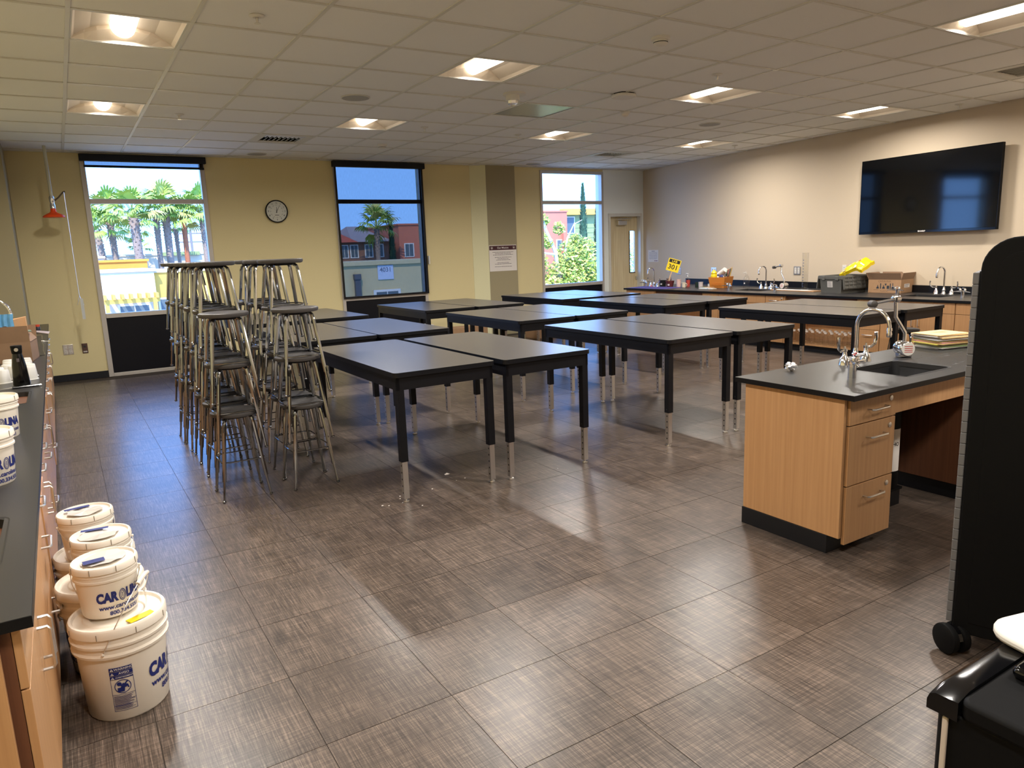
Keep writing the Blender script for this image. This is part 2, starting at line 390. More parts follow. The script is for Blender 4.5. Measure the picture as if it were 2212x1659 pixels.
shade('black roller shade almost fully raised above the palm tree window', 0.455, 2.22, 3.375, 3.185, False)
shade('black roller shade lowered over the window beside the clock', 4.31, 6.08, 3.39, 0.965, True)

d = sroot('door_1')
for a, b, c, e in ((DX0, DX0+0.055, 0, DZ), (DX1-0.045, DX1, 0, DZ), (DX0+0.055, DX1-0.045, DZ-0.07, DZ)):
    MB().box(a, b, YN-0.025, YN+0.18, c, e).build('frame', mat('door_frame_white', lin(214, 212, 204), 0.4), d, bevel=0.004)
lx0, lx1, lz0, lz1 = 11.28, 11.45, 1.11, 2.06
s = MB(); ya, yb = YN+0.10, YN+0.145; a, b = DX0+0.055, DX1-0.045
s.box(a, lx0, ya, yb, 0.01, DZ-0.07); s.box(lx1, b, ya, yb, 0.01, DZ-0.07); s.box(lx0, lx1, ya, yb, 0.01, lz0); s.box(lx0, lx1, ya, yb, lz1, DZ-0.07)
s.build('door_leaf', M_DOOR, d)
MB().quad((lx0, ya+0.02, lz0), (lx1, ya+0.02, lz0), (lx1, ya+0.02, lz1), (lx0, ya+0.02, lz1)).build('lite_pane', M_GLASS, d)
MB().box(lx0-0.008, lx0+0.012, ya-0.01, ya+0.03, lz0, lz1).box(lx0, lx1, ya-0.01, ya+0.03, lz0-0.01, lz0+0.008).build('lite_bead', mat('walnut_bead', lin(70, 46, 34), 0.5), d)
MB().box(10.88, 11.13, YN+0.0, YN+0.095, 2.195, 2.29).build('closer_body', M_SATIN, d, bevel=0.006)
MB().tube([(11.0, YN+0.05, 2.295), (10.84, YN-0.02, 2.325), (11.26, YN-0.01, 2.335)], 0.011, 6).build('closer_arm', M_SATIN, d)
MB().cbox((11.47, ya-0.02, 0.98), (0.03, 0.04, 0.07)).build('lever_handle', M_SATIN, d, bevel=0.006)

# ------------------------------------------------------------------ ceiling lights
def make_light():
    t = thing('ceiling_light', '', 'ceiling light', (0, 0, H), 0, 'recessed square ceiling lights')
    hx, hy = GDX/2-0.016, GDY/2-0.016; zt = 0.13
    fr = MB()
    for s in (-1, 1):
        fr.box(min(s*hx, s*(hx-0.012)), max(s*hx, s*(hx-0.012)), -hy, hy, -0.003, 0.012)
        fr.box(-hx, hx, min(s*hy, s*(hy-0.006)), max(s*hy, s*(hy-0.006)), -0.003, 0.012)
    fr.build('frame', M_TBAR, t)
    for s in (-1, 1):
        w = MB(); xs = [hx-0.012, hx-0.03, 0.22, 0.092]; zs = [0.0, 0.024, 0.085, 0.115]
        for k in range(3):
            w.quad((s*xs[k], -hy, zs[k]), (s*xs[k], hy, zs[k]), (s*xs[k+1], hy, zs[k+1]), (s*xs[k+1], -hy, zs[k+1]))
        w.build('reflector', M_REFL, t)
        e = MB(); pts = []
        for k in range(9):
            a = -1+2*k/8; pts.append((a*(hx-0.012), 0.012+0.085*(1-abs(a))**0.7))
        e.add([(px, s*(hy-0.006), 0.0) for px, pz in pts]+[(px, s*(hy-0.05*min(1, (1-abs(px/hx))*2)), pz) for px, pz in pts]+[(px, s*hy, 0.2) for px, pz in pts],
              [(k, k+1, k+10, k+9) for k in range(8)]+[(k+9, k+10, k+19, k+18) for k in range(8)])
        e.build('end_panel', M_REFL, t)
    l = MB(); n = 10; R = 0.088; zc = 0.112; y1 = hy-0.055
    for y in (-y1, y1):
        for k in range(n+1):
            a = PI+PI*k/n; l.v.append((R*math.cos(a), y, zc+R*math.sin(a)))
    l.f = [(k, k+1, n+2+k, n+1+k) for k in range(n)]+[tuple(range(n, -1, -1)), tuple(range(n+1, 2*n+2))]
    l.build('lens', M_LENS, t, smooth=True)
    MB().box(-hx-0.004, hx+0.004, -hy-0.004, hy+0.004, 0.155, 0.2).build('housing', M_REFL, t)
    for s in (-1, 1): MB().box(-0.1, 0.1, s*hy-0.004, s*hy+0.004, 0.05, 0.16).build('lens_cap', M_REFL, t)
    hs = MB()
    for s in (-1, 1): hs.box(s*hx-0.006, s*hx+0.006, -hy, hy, 0.012, 0.2); hs.box(-hx, hx, s*hy-0.001, s*hy+0.009, 0.012, 0.2)
    hs.build('housing_side', M_REFL, t)
    la = bpy.data.lights.new('lamp', 'AREA'); la.shape = 'RECTANGLE'; la.size = 0.14; la.size_y = 2*y1-0.02; la.energy = LAMP_W; la.spread = math.radians(168); la.color = LAMP_C
    lo = bpy.data.objects.new('lamp', la); COL.objects.link(lo); lo.parent = t; lo.location = (0, 0, 0.021)
    return t
LR = {4: 'row nearest the windows', 0: 'second row from the windows', -4: 'third row from the windows', -8: 'fourth row from the windows'}
LCN = {0: 'column above the side counter', 4: 'second column from the side counter', 8: 'third column from the side counter', 12: 'column beside the television wall'}
proto = make_light()
for k, (c, rr) in enumerate(LIGHTS):
    loc = (GX0+GDX*(c+0.5), GY0+GDY*(rr+0.5), H); lab = 'glowing square ceiling light, %s, %s' % (LR[rr], LCN[c])
    if k == 0: proto.location = loc; proto['label'] = lab
    else: dup(proto, loc, 0, lab)

# ------------------------------------------------------------------ ceiling devices
VN = {(3, 6): 'above the clock', (11, 6): 'near the door corner', (11, -3): 'above the television side'}
for c, rr in VENTS:
    t = thing('ceiling_vent', 'square louvred ceiling vent '+VN[(c, rr)], 'vent', (GX0+GDX*(c+0.5), GY0+GDY*(rr+0.5), H-0.001), 0, 'ceiling air vents')
    h = GDX/2-0.016; i = 0.27
    fr = MB(); fr.box(-h, h, i, h+0.002, -0.002, 0.012); fr.box(-h, h, -h-0.002, -i, -0.002, 0.012); fr.box(-h, -i, -i, i, -0.002, 0.012); fr.box(i, h, -i, i, -0.002, 0.012)
    fr.build('frame', M_TBAR, t)
    MB().box(-i, i, -i, i, 0.05, 0.06).build('duct_opening', M_VENT, t)
    for k in range(9):
        x = -i+0.03+k*0.062; b = MB().box(-0.02, 0.02, -i*0.98, -0.01, -0.002, 0.002)
        b.build('louvre', M_TBAR, t, loc=(x, 0, 0.022), rot=(0, 0.75, 0))
        b = MB().box(-0.02, 0.02, 0.01, i*0.98, -0.002, 0.002)
        b.build('louvre', M_TBAR, t, loc=(x, 0, 0.022), rot=(0, -0.75, 0))
def sprinkler(x, y, where):
    t = thing('sprinkler', 'small white ceiling sprinkler '+where, 'sprinkler', (x, y, H), 0, 'ceiling sprinklers')
    MB().lathe([(0.052, -0.001), (0.055, -0.006), (0.03, -0.012), (0.028, -0.016)], 16).build('escutcheon', M_WHITE2, t, True)
    MB().lathe([(0.010, -0.014), (0.010, -0.035), (0.006, -0.05), (0.022, -0.053), (0.022, -0.056)], 10).build('sprinkler_head', M_SATIN, t, True)
for x, y, wv in ((1.39, 5.48, 'just before the second row of lights'), (1.395, 9.37, 'above the aisle beside the palm window'), (4.43, 9.25, 'beside the light over the stool tables'),
                (6.01, 9.39, 'between the two middle lights by the windows'), (5.9, 5.44, 'before the third light of the second row'), (10.36, 5.36, 'close above the television'), (10.43, 9.19, 'at the television wall near the door corner')): sprinkler(x, y, wv)
for x, y, wv in ((2.93, 7.78, 'between the first two rows of lights'), (2.93, 12.38, 'near the wall above the clock'), (8.2, 7.69, 'over the far middle tables'), (8.31, 12.44, 'near the wall above the pillar')):
    t = thing('ceiling_speaker', 'round flat grey ceiling speaker '+wv, 'speaker', (x, y, H), 0, 'ceiling speakers')
    MB().lathe([(0.155, -0.0005), (0.157, -0.008), (0.145, -0.010)], 28).build('rim', M_TBAR, t, True)
    MB().lathe([(0.144, -0.006), (0.143, -0.0115)], 28).build('grille', M_GREYSP, t)
for x, y, wv in ((4.43, 4.70, 'in front of the second light row'), (4.47, 10.87, 'in front of the lowered shade')):
    t = thing('smoke_detector', 'white round smoke detector '+wv, 'smoke detector', (x, y, H), 0, 'smoke detectors')
    MB().lathe([(0.075, -0.0005), (0.078, -0.02), (0.07, -0.026)], 24).build('base', M_WHITE2, t, True)
    MB().lathe([(0.058, -0.026), (0.060, -0.046), (0.05, -0.06), (0.028, -0.066)], 24).build('cap', M_WHITE2, t, True)
    MB().lathe([(0.0605, -0.040), (0.0605, -0.046)], 24).build('vent_slot', M_VENT, t)
t = thing('strobe', 'white ceiling strobe with clear faceted dome', 'strobe', (4.44, 6.98, H))
MB().lathe([(0.125, -0.0005), (0.128, -0.018), (0.115, -0.024)], 24).build('base', M_WHITE2, t, True)
MB().lathe([(0.075, -0.022), (0.08, -0.075), (0.07, -0.082)], 8, (-0.03, -0.01, 0)).build('body', M_WHITE2, t)
MB().lathe([(0.062, -0.08), (0.056, -0.11), (0.03, -0.128), (0.01, -0.13)], 8, (-0.03, -0.01, 0)).build('dome', mat('strobe_dome', (0.8, 0.8, 0.82, 1), 0.1, 0.9), t)
t = thing('wifi_access_point', 'flat round white wifi access point on ceiling', 'access point', (5.60, 6.53, H))
MB().rrect(-0.13, 0.13, -0.12, 0.12, 0.09, -0.045, -0.012, 6).build('cover', M_WHITE2, t, True, 0.008)
MB().rrect(-0.11, 0.11, -0.10, 0.10, 0.07, -0.012, -0.0005, 6).build('mount_plate', M_BLACK, t)
t = thing('occupancy_sensor', 'small white domed occupancy sensor on ceiling', 'sensor', (6.35, 7.38, H))
MB().lathe([(0.062, -0.0005), (0.065, -0.02), (0.055, -0.028)], 20).build('base', M_WHITE2, t, True)
MB().lathe([(0.045, -0.028), (0.04, -0.05), (0.02, -0.062), (0.005, -0.064)], 16).build('lens', M_WHITE, t, True)
# ------------------------------------------------------------------ lab tables
TZ = 0.938
def make_table():
    t = thing('lab_table', '', 'table', (0, 0, 0), 0, 'black-framed lab tables pushed together in pairs')
    W, L = 0.80, 1.88
    MB().rrect(0, W, 0, L, 0.035, TZ-0.008, TZ, 4).build('table_top', M_TOP, t)
    MB().rrect(-0.001, W+0.001, -0.001, L+0.001, 0.036, TZ-0.034, TZ-0.0005, 4).build('edge_band', M_TEDGE, t)
    a, b, z0, z1 = 0.018, 0.03, TZ-0.125, TZ-0.034
    for q in ((a, W-a, a, a+0.022), (a, W-a, L-a-0.022, L-a), (a, a+0.022, a, L-a), (W-a-0.022, W-a, a, L-a)):
        MB().box(*q, z0, z1).build('apron', M_BLACK, t)
    leg = MB().box(-0.026, 0.026, -0.026, 0.026, 0.30, TZ-0.034).mesh('leg', M_BLACK)
    ins = MB().box(-0.020, 0.020, -0.020, 0.020, 0.028, 0.30).mesh('leg_insert', M_SATIN)
    hol = MB()
    for k in range(5):
        for s in (-1, 1):
            hol.cbox((s*0.0203, 0, 0.07+0.05*k), (0.0006, 0.012, 0.012)); hol.cbox((0.0, 0, 0.33), (0.053, 0.010, 0.010))
    hol = hol.mesh('adjuster_holes', M_VENT)
    ft = MB().lathe([(0.021, 0.0), (0.023, 0.006), (0.020, 0.014), (0.008, 0.016), (0.008, 0.03)], 12).mesh('leg_glide', M_SATIN, True)
    for x in (0.045, W-0.045):
        for y in (0.045, L-0.045):
            o = child('leg', leg, t, (x, y, 0)); child('leg_insert', ins, o); child('adjuster_holes', hol, o); child('leg_glide', ft, o)
    return t
TB = [  # x, y of the near corner, label
 (1.845, 4.545, 'front row, first pair from the stools, stool-side half'), (2.705, 4.51, 'front row, first pair from the stools, other half'),
 (4.285, 4.445, 'front row, middle pair, stool-side half'), (5.12, 4.425, 'front row, middle pair, other half'),
 (6.895, 4.425, 'front row, pair behind the sink island, stool-side half'), (7.725, 4.40, 'front row, pair behind the sink island, television-side half'),
 (1.86, 6.92, 'second row, pair behind the stools, half hidden by stools'), (2.68, 6.92, 'second row, pair behind the stools, uncovered half'),
 (4.345, 6.885, 'second row, middle pair, stool-side half'), (5.165, 6.885, 'second row, middle pair, other half'),
 (6.72, 7.055, 'second row, pair by the television wall, clear of the counter'), (7.555, 7.055, 'second row, pair by the television wall, counter-side half'),
 (1.87, 9.36, 'last row, pair nearest the clock wall, hidden half'), (2.70, 9.36, 'last row, pair nearest the clock wall, visible half'),
 (4.30, 9.27, 'last row, pair before the lowered shade, stool-side half'), (5.13, 9.23, 'last row, pair before the lowered shade, other half'),
 (6.66, 9.28, 'last row, pair before the tree window, stool-side half'), (7.48, 9.24, 'last row, pair before the tree window, counter-side half')]
pt = make_table()
for k, (x, y, w) in enumerate(TB):
    lab = 'black lab table, '+w
    if k == 0: pt.location = (x, y, 0); pt['label'] = lab
    else: dup(pt, (x, y, 0), 0, lab)

# ------------------------------------------------------------------ stools
SEAT, STEP = 0.648, 0.362
def make_stool():
    t = thing('lab_stool', '', 'stool', (0, 0, 0), 0, 'stacked chrome lab stools')
    s = MB(); n = 36; prof = [(0.150, -0.034), (0.166, -0.030), (0.172, -0.016), (0.170, -0.005), (0.162, 0.0), (0.12, -0.003), (0.05, -0.006)]
    for r, z in prof:
        for i in range(n):
            a = 2*PI*i/n; rr = r*(1+0.018*math.cos(4*a)) if r > 0.1 else r
            s.v.append((rr*math.cos(a), rr*math.sin(a), z))
    for j in range(len(prof)-1):
        for i in range(n):
            a = j*n+i; b = j*n+(i+1)%n; s.f.append((a, b, b+n, a+n))
    s.f.append(tuple(n-1-i for i in range(n))); s.f.append(tuple((len(prof)-1)*n+i for i in range(n)))
    s.build('seat', M_SEAT, t, True, loc=(0, 0, SEAT))
    fo, to = 0.166, 0.098
    for sx in (-1, 1):
        for sy in (-1, 1):
            def at(z, o=0.0):
                k = z/0.60; q = fo+(to-fo)*k; return (sx*q, sy*q, z)
            m = MB().tube([at(0.155), at(0.55), (sx*0.096, sy*0.096, 0.592), (sx*0.075, sy*0.075, 0.612)], 0.0142, 8)
            m.tube([at(0.014), at(0.16)], 0.0092, 8)
            o = m.build('leg', M_STEEL, t, True)
            MB().sphere((sx*fo, sy*fo, 0.011), 0.0145, 10, 5, 0.75).build('foot_glide', M_STEEL, o, True)
    q = fo+(to-fo)*0.29/0.6+0.016; c = 0.045; z = 0.292
    pts = [(q-c, -q, z), (q, -q+c*0.6, z), (q, q-c*0.6, z), (q-c, q, z), (-q+c, q, z), (-q, q-c*0.6, z), (-q, -q+c*0.6, z), (-q+c, -q, z), (q-c, -q, z)]
    pts = [(x, y, z) for x, y, z in pts]
    MB().tube(pts, 0.0052, 6).build('foot_ring', M_STEEL, t, True)
    MB().lathe([(0.10, -0.05), (0.105, -0.034)], 16, (0, 0, SEAT)).build('seat_plate', M_BLACK, t)
    return t
st = make_stool(); first = True
HN = {3: ['bottom', 'middle', 'top'], 4: ['bottom', 'second lowest', 'third lowest', 'top']}
SN = ['front stack', 'second stack', 'third stack', 'fourth stack', 'fifth stack', 'last stack']
LEFT = [(0.972, 5.545, 3), (0.992, 5.985, 4), (0.998, 6.43, 4), (1.005, 6.80, 4), (0.998, 7.275, 4), (0.995, 7.665, 4)]
RIGHT = [(1.466, 5.50, 3), (1.480, 5.845, 4), (1.495, 6.40, 4), (1.50, 6.80, 4)]
rng = random.Random(3)
for nm, rows in (('row beside the aisle', LEFT), ('row beside the tables', RIGHT)):
    for k, (x, y, n) in enumerate(rows):
        rz = rng.uniform(-0.02, 0.02)
        for h in range(n):
            lab = 'grey-seated chrome stool, %s of the %s, %s' % (HN[n][h], SN[k] if not (k == 3 and nm.endswith('tables')) else 'last stack', nm)
            loc = (x+rng.uniform(-0.006, 0.006), y+rng.uniform(-0.006, 0.006), STEP*h)
            if first: st.location = loc; st.rotation_euler = (0, 0, rz); st['label'] = lab; first = False
            else: dup(st, loc, rz, lab)
dup(st, (8.40, 4.80, 0), 0.3, 'single grey-seated chrome stool under the table behind the sink island', 'lone lab stool')

# ------------------------------------------------------------------ shared sink fittings
def pull(parent, p0, p1, out, r=0.0055, name='handle'):
    p0, p1, d = Vector(p0), Vector(p1), Vector(out)
    return MB().tube([p0, p0+d*0.8, p0+d+(p1-p0)*0.08, p1+d-(p1-p0)*0.08, p1+d*0.8, p1], r, 6).build(name, M_SATIN, parent, True)
def make_faucet(name, label, loc, rz, k=1.0, reach=0.20, top=0.355):
    # local: spout reaches along -y, handles along x
    t = thing(name, label, 'faucet', loc, rz)
    MB().lathe([(0.034*k, 0), (0.034*k, 0.008), (0.026*k, 0.02), (0.020*k, 0.05), (0.024*k, 0.06), (0.016*k, 0.07), (0.014*k, 0.10)], 16).build('spout_base', M_CHROME, t, True)
    R = reach/2; pts = [(0, 0, 0.07), (0, 0, top-R)]
    for i in range(1, 13):
        a = PI*i/12*0.97; pts.append((0, -R+R*math.cos(a), top-R+R*math.sin(a)))
    pts.append((0, pts[-1][1]-0.001, pts[-1][2]-0.05))
    MB().tube(pts, 0.0125*k, 10).build('gooseneck', M_CHROME, t, True)
    e = pts[-1]
    MB().lathe([(0.010*k, -0.02), (0.015*k, -0.018), (0.017*k, 0.0), (0.014*k, 0.02), (0.018*k, 0.022), (0.016*k, 0.04)], 12, e).build('nozzle', M_CHROME, t, True)
    for s in (-1, 1):
        MB().lathe([(0.036*k, 0), (0.034*k, 0.01), (0.026*k, 0.045), (0.016*k, 0.056), (0.012*k, 0.085), (0.017*k, 0.088), (0.017*k, 0.102), (0.006*k, 0.106), (0.005*k, 0.12)], 14, (s*0.115*k, 0, 0)).build('valve_body', M_CHROME, t, True)
        MB().tube([(s*0.115*k, 0, 0.09), (s*0.165*k, -0.005, 0.092), (s*0.195*k, -0.01, 0.11), (s*0.205*k, -0.012, 0.15), (s*0.20*k, -0.012, 0.185)], 0.008*k, 8, r1=0.011*k).build('blade_handle', M_CHROME, t, True)
    return t
def make_gas(label, loc, rz, h=0.10, red=False):
    t = thing('gas_turret', label, 'gas tap', loc, rz, 'chrome bench taps')
    MB().lathe([(0.024, 0), (0.024, h*0.75), (0.027, h*0.78), (0.027, h*0.95), (0.02, h)], 16).build('post', M_CHROME, t, True)
    for s in (-1, 1):
        MB().tube([(0, 0, h*0.88), (s*0.05, -0.02, h*0.88), (s*0.058, -0.023, h*0.88), (s*0.075, -0.03, h*0.875), (s*0.13, -0.052, h*0.84)], 0.0125, 8, r1=0.005).build('hose_nozzle', M_CHROME, t, True)
        c = MB().lathe([(0.014, 0), (0.016, 0.01), (0.014, 0.03), (0.010, 0.034)], 10, (s*0.032, -0.01, h*0.92)); c.build('cock', M_CHROME, t, True)
        if red: MB().lathe([(0.008, 0), (0.008, 0.002)], 10, (s*0.032, -0.01, h*0.92+0.045)).build('red_index', mat('red_index', lin(190, 40, 36), 0.4), t)
        MB().tube([(s*0.032, -0.01, h*0.92+0.038), (s*0.032, -0.065, h*0.92+0.046)], 0.006, 6).build('lever', M_CHROME, t, True)
    return t
def make_eyewash(label, loc, rz, k=1.0):
    # drench unit: base barrel, bent riser, cross arm with two heads
    t = thing('eyewash', label, 'eyewash', loc, rz)
    MB().box(-0.045*k, 0.045*k, -0.03*k, 0.03*k, 0, 0.03*k).build('foot', M_CHROME, t, bevel=0.008)
    MB().lathe([(0.048*k, -0.055*k), (0.050*k, -0.05*k), (0.050*k, 0.05*k), (0.046*k, 0.055*k)], 20).xf(Matrix.Translation((0, 0, 0.062*k)) @ Matrix.Rotation(PI/2, 4, 'X')).build('barrel', M_CHROME, t, True)
    MB().lathe([(0.044*k, -0.059*k), (0.044*k, -0.056*k)], 20).xf(Matrix.Translation((0, 0, 0.062*k)) @ Matrix.Rotation(PI/2, 4, 'X') @ Matrix.Rotation(PI, 4, 'X') @ Matrix.Translation((0, 0, 0))).build('end_label', M_WHITE2, t)
    fn = lambda x, z: (x, -0.0603*k, 0.062*k+z); fn2 = lambda x, z: (x, 0.0603*k, 0.062*k+z)
    mb = MB()
    for i in range(4): rect_on(mb, fn, -0.028*k, 0.028*k, (0.018-0.013*i)*k, (0.022-0.013*i)*k)
    mb.build('label_print', mat('red_index', lin(190, 40, 36), 0.4), t)
    MB().tube([(0, 0, 0.10*k), (0, 0, 0.17*k), (-0.07*k, 0, 0.28*k), (-0.075*k, 0, 0.42*k)], 0.013*k, 10).build('riser', M_CHROME, t, True)
    MB().tube([(-0.06*k, 0, 0.405*k), (-0.09*k, 0, 0.40*k), (-0.25*k, 0, 0.375*k)], 0.011*k, 8).build('cross_arm', M_CHROME, t, True)
    for x, z in ((-0.075, 0.405), (-0.235, 0.375)):
        MB().lathe([(0.02*k, -0.03*k), (0.024*k, -0.022*k), (0.024*k, 0.03*k), (0.018*k, 0.034*k)], 14).xf(Matrix.Translation((x*k, 0, z*k)) @ Matrix.Rotation(PI/2, 4, 'X')).build('spray_head', M_CHROME if x > -0.1 else mat('dark_rubber_cap', lin(70, 66, 62), 0.5), t, True)
    return t

# ------------------------------------------------------------------ sink island
def slab_hole(mb, x0, x1, y0, y1, hx0, hx1, hy0, hy1, z0, z1):
    mb.box(x0, hx0, y0, y1, z0, z1); mb.box(hx1, x1, y0, y1, z0, z1); mb.box(hx0, hx1, y0, hy0, z0, z1); mb.box(hx0, hx1, hy1, y1, z0, z1); return mb
def basin(parent, x0, x1, y0, y1, z, dep, name='sink_basin'):
    b = MB(); r = 0.05; k = 4
    def ring(ins, zz):
        p = []
        for cx, cy, a in ((x1-r-ins,y0+r+ins,-PI/2),(x1-r-ins,y1-r-ins,0),(x0+r+ins,y1-r-ins,PI/2),(x0+r+ins,y0+r+ins,PI)):
            for i in range(k+1): p.append((cx+r*math.cos(a+PI/2*i/k), cy+r*math.sin(a+PI/2*i/k), zz))
        return p
    rings = [ring(-0.012, z+0.0012), ring(0.0, z-0.002), ring(0.012, z-dep+0.03), ring(0.04, z-dep)]
    n = len(rings[0])
    for q in rings: b.v += q
    for j in range(3):
        for i in range(n): b.f.append((j*n+i, (j+1)*n+i, (j+1)*n+(i+1)%n, j*n+(i+1)%n))
    b.f.append(tuple(3*n+i for i in range(n)))
    o = b.build(name, M_SINK, parent, True)
    MB().lathe([(0.03, z-dep+0.001), (0.028, z-dep+0.004), (0.01, z-dep+0.003)], 14, ((x0+x1)/2, (y0+y1)/2, 0)).build('drain', M_SATIN, o, True)
    return o
isl = thing('sink_island', 'maple island cabinet with three drawers and an open kneehole', 'cabinet', (3.45, 2.25, 0))
ox, oy = 3.45, 2.25
def ib(name, m, x0, x1, y0, y1, z0, z1, bev=0.002): return MB().box(x0-ox, x1-ox, y0-oy, y1-oy, z0, z1).build(name, m, isl, bevel=bev)
ib('end_panel', M_WOOD, 3.45, 3.475, 2.262, 2.92, 0.105, 0.895)
ib('carcass', M_WOOD_SHADED, 3.476, 3.905, 2.275, 2.90, 0.105, 0.893)
ib('toe_kick', M_BASE, 3.445, 3.86, 2.33, 2.925, 0, 0.105)
ib('shadow_gap', M_INK, 3.47, 3.91, 2.266, 2.276, 0.11, 0.893, 0)
for z0, z1 in ((0.742, 0.890), (0.402, 0.736), (0.066, 0.396)):
    d = ib('drawer', M_WOOD, 3.482, 3.908, 2.248, 2.268, z0, z1)
    zz = z1-0.078; pull(d, (3.64-ox, -0.002, zz), (3.80-ox, -0.002, zz), (0, -0.034, 0))
    MB().lathe([(0.015, 0), (0.015, 0.006), (0.009, 0.009)], 12).xf(Matrix.Translation((3.855-ox, 0.0, zz+0.035)) @ Matrix.Rotation(PI/2, 4, 'X')).build('lock', M_SATIN, d, True)
ib('apron_rail', M_WOOD, 3.912, 4.84, 2.262, 2.282, 0.745, 0.893)
ib('back_panel', M_BLACKFAB, 3.906, 4.84, 2.885, 2.905, 0.10, 0.893)
ib('kneehole_side', M_WOOD_SHADED, 4.84, 4.865, 2.30, 2.90, 0.105, 0.893)  # same maple as outside, the unlit look is in its colour
ib('pedestal', M_WOOD, 4.866, 6.30, 2.262, 2.92, 0.105, 0.893); ib('toe_kick', M_BASE, 4.86, 6.28, 2.33, 2.925, 0, 0.105)
top = thing('island_worktop', 'black epoxy worktop with inset sink on the maple island', 'worktop', (3.42, 2.19, 0.925))
b = slab_hole(MB(), 0, 2.95, 0, 0.785, 4.12-3.42, 4.60-3.42, 2.32-2.19, 2.68-2.19, -0.03, 0)
b.build('worktop', M_EPOXY, top)
MB().box(-0.002, 2.95, -0.002, 0.0, -0.03, -0.001).box(-0.002, 0, 0, 0.785, -0.03, -0.001).build('worktop_edge', M_TEDGE, top)
basin(top, 4.115-3.42, 4.605-3.42, 2.315-2.19, 2.685-2.19, 0, 0.22)
rs = random.Random(5); mb = MB()      # dried white water stains around the sink
for k in range(46):
    x = rs.uniform(4.55, 5.4); y = rs.choice([rs.gauss(2.35, 0.05), rs.gauss(2.62, 0.04)]); l = rs.uniform(0.02, 0.09); w = rs.uniform(0.001, 0.0035)
    if 4.09 < x+l and x < 4.62 and 2.29 < y < 2.71: continue
    mb.quad((x-3.42, y-2.19, 0.0006), (x+l-3.42, y+rs.uniform(-.01, .01)-2.19, 0.0006), (x+l-3.42, y+w-2.19, 0.0006), (x-3.42, y+w+rs.uniform(0, .003)-2.19, 0.0006))
mb.build('water_stain', mat('limescale', lin(96, 94, 92), 0.7), top)['kind'] = 'stuff'
make_faucet('gooseneck_faucet', 'tall chrome gooseneck faucet with blade handles on the sink island', (4.36, 2.80, 0.925), 0, 1.0, 0.22, 0.355)
make_gas('chrome twin-nozzle bench tap at the near end of the sink island', (3.87, 2.50, 0.925), 0.45, 0.105, True)
make_eyewash('chrome drench eyewash with bent riser behind the island sink', (4.78, 2.72, 0.925), -0.55, 0.98)
# acid neutralising tank below the sink
t = thing('drain_tank', 'black drain tank with white label under the island sink', 'tank', (4.43, 2.60, 0.12))
MB().lathe([(0.075, 0), (0.08, 0.01), (0.08, 0.52), (0.07, 0.545), (0.03, 0.56), (0.03, 0.585)], 20).build('tank_body', M_BLACKFAB, t, True)
def tk(u, z): a = -PI/2-0.35+u/0.081; return (0.081*math.cos(a), 0.081*math.sin(a), z)
rect_on(MB(), tk, -0.055, 0.055, 0.12, 0.40, 6).build('tank_label', M_PAPER, t)
def tk2(u, z): a = -PI/2-0.35+u/0.0815; return (0.0815*math.cos(a), 0.0815*math.sin(a), z)
text_on(MB(), 'PHO', 0.034, tk2, 0.02, 0.0, 0.30).build('label_lettering', M_INK, t)
MB().box(-0.08, 0.08, -0.08, 0.08, -0.015, 0.0).build('tank_foot', M_BLACKFAB, t)
MB().box(-0.07, 0.07, -0.07, 0.07, -0.12, -0.015).build('tank_stand', M_BLACK, t)
# foil ball
bm = bmesh.new(); bmesh.ops.create_icosphere(bm, subdivisions=3, radius=0.036); rr = random.Random(2)
for v in bm.verts: v.co = v.co*(1+rr.uniform(-0.28, 0.16)); v.co.z *= 0.72
zm = min(v.co.z for v in bm.verts)
me = bpy.data.meshes.new('foil_ball'); bm.to_mesh(me); bm.free(); me.materials.append(mat('crumpled_foil', (0.82, 0.82, 0.84, 1), 0.28, 0.75))
o = bpy.data.objects.new('foil_ball', me); COL.objects.link(o); o.location = (3.82, 2.885, 0.9255-zm); tag(o, 'crumpled ball of foil on the island corner', 'foil')
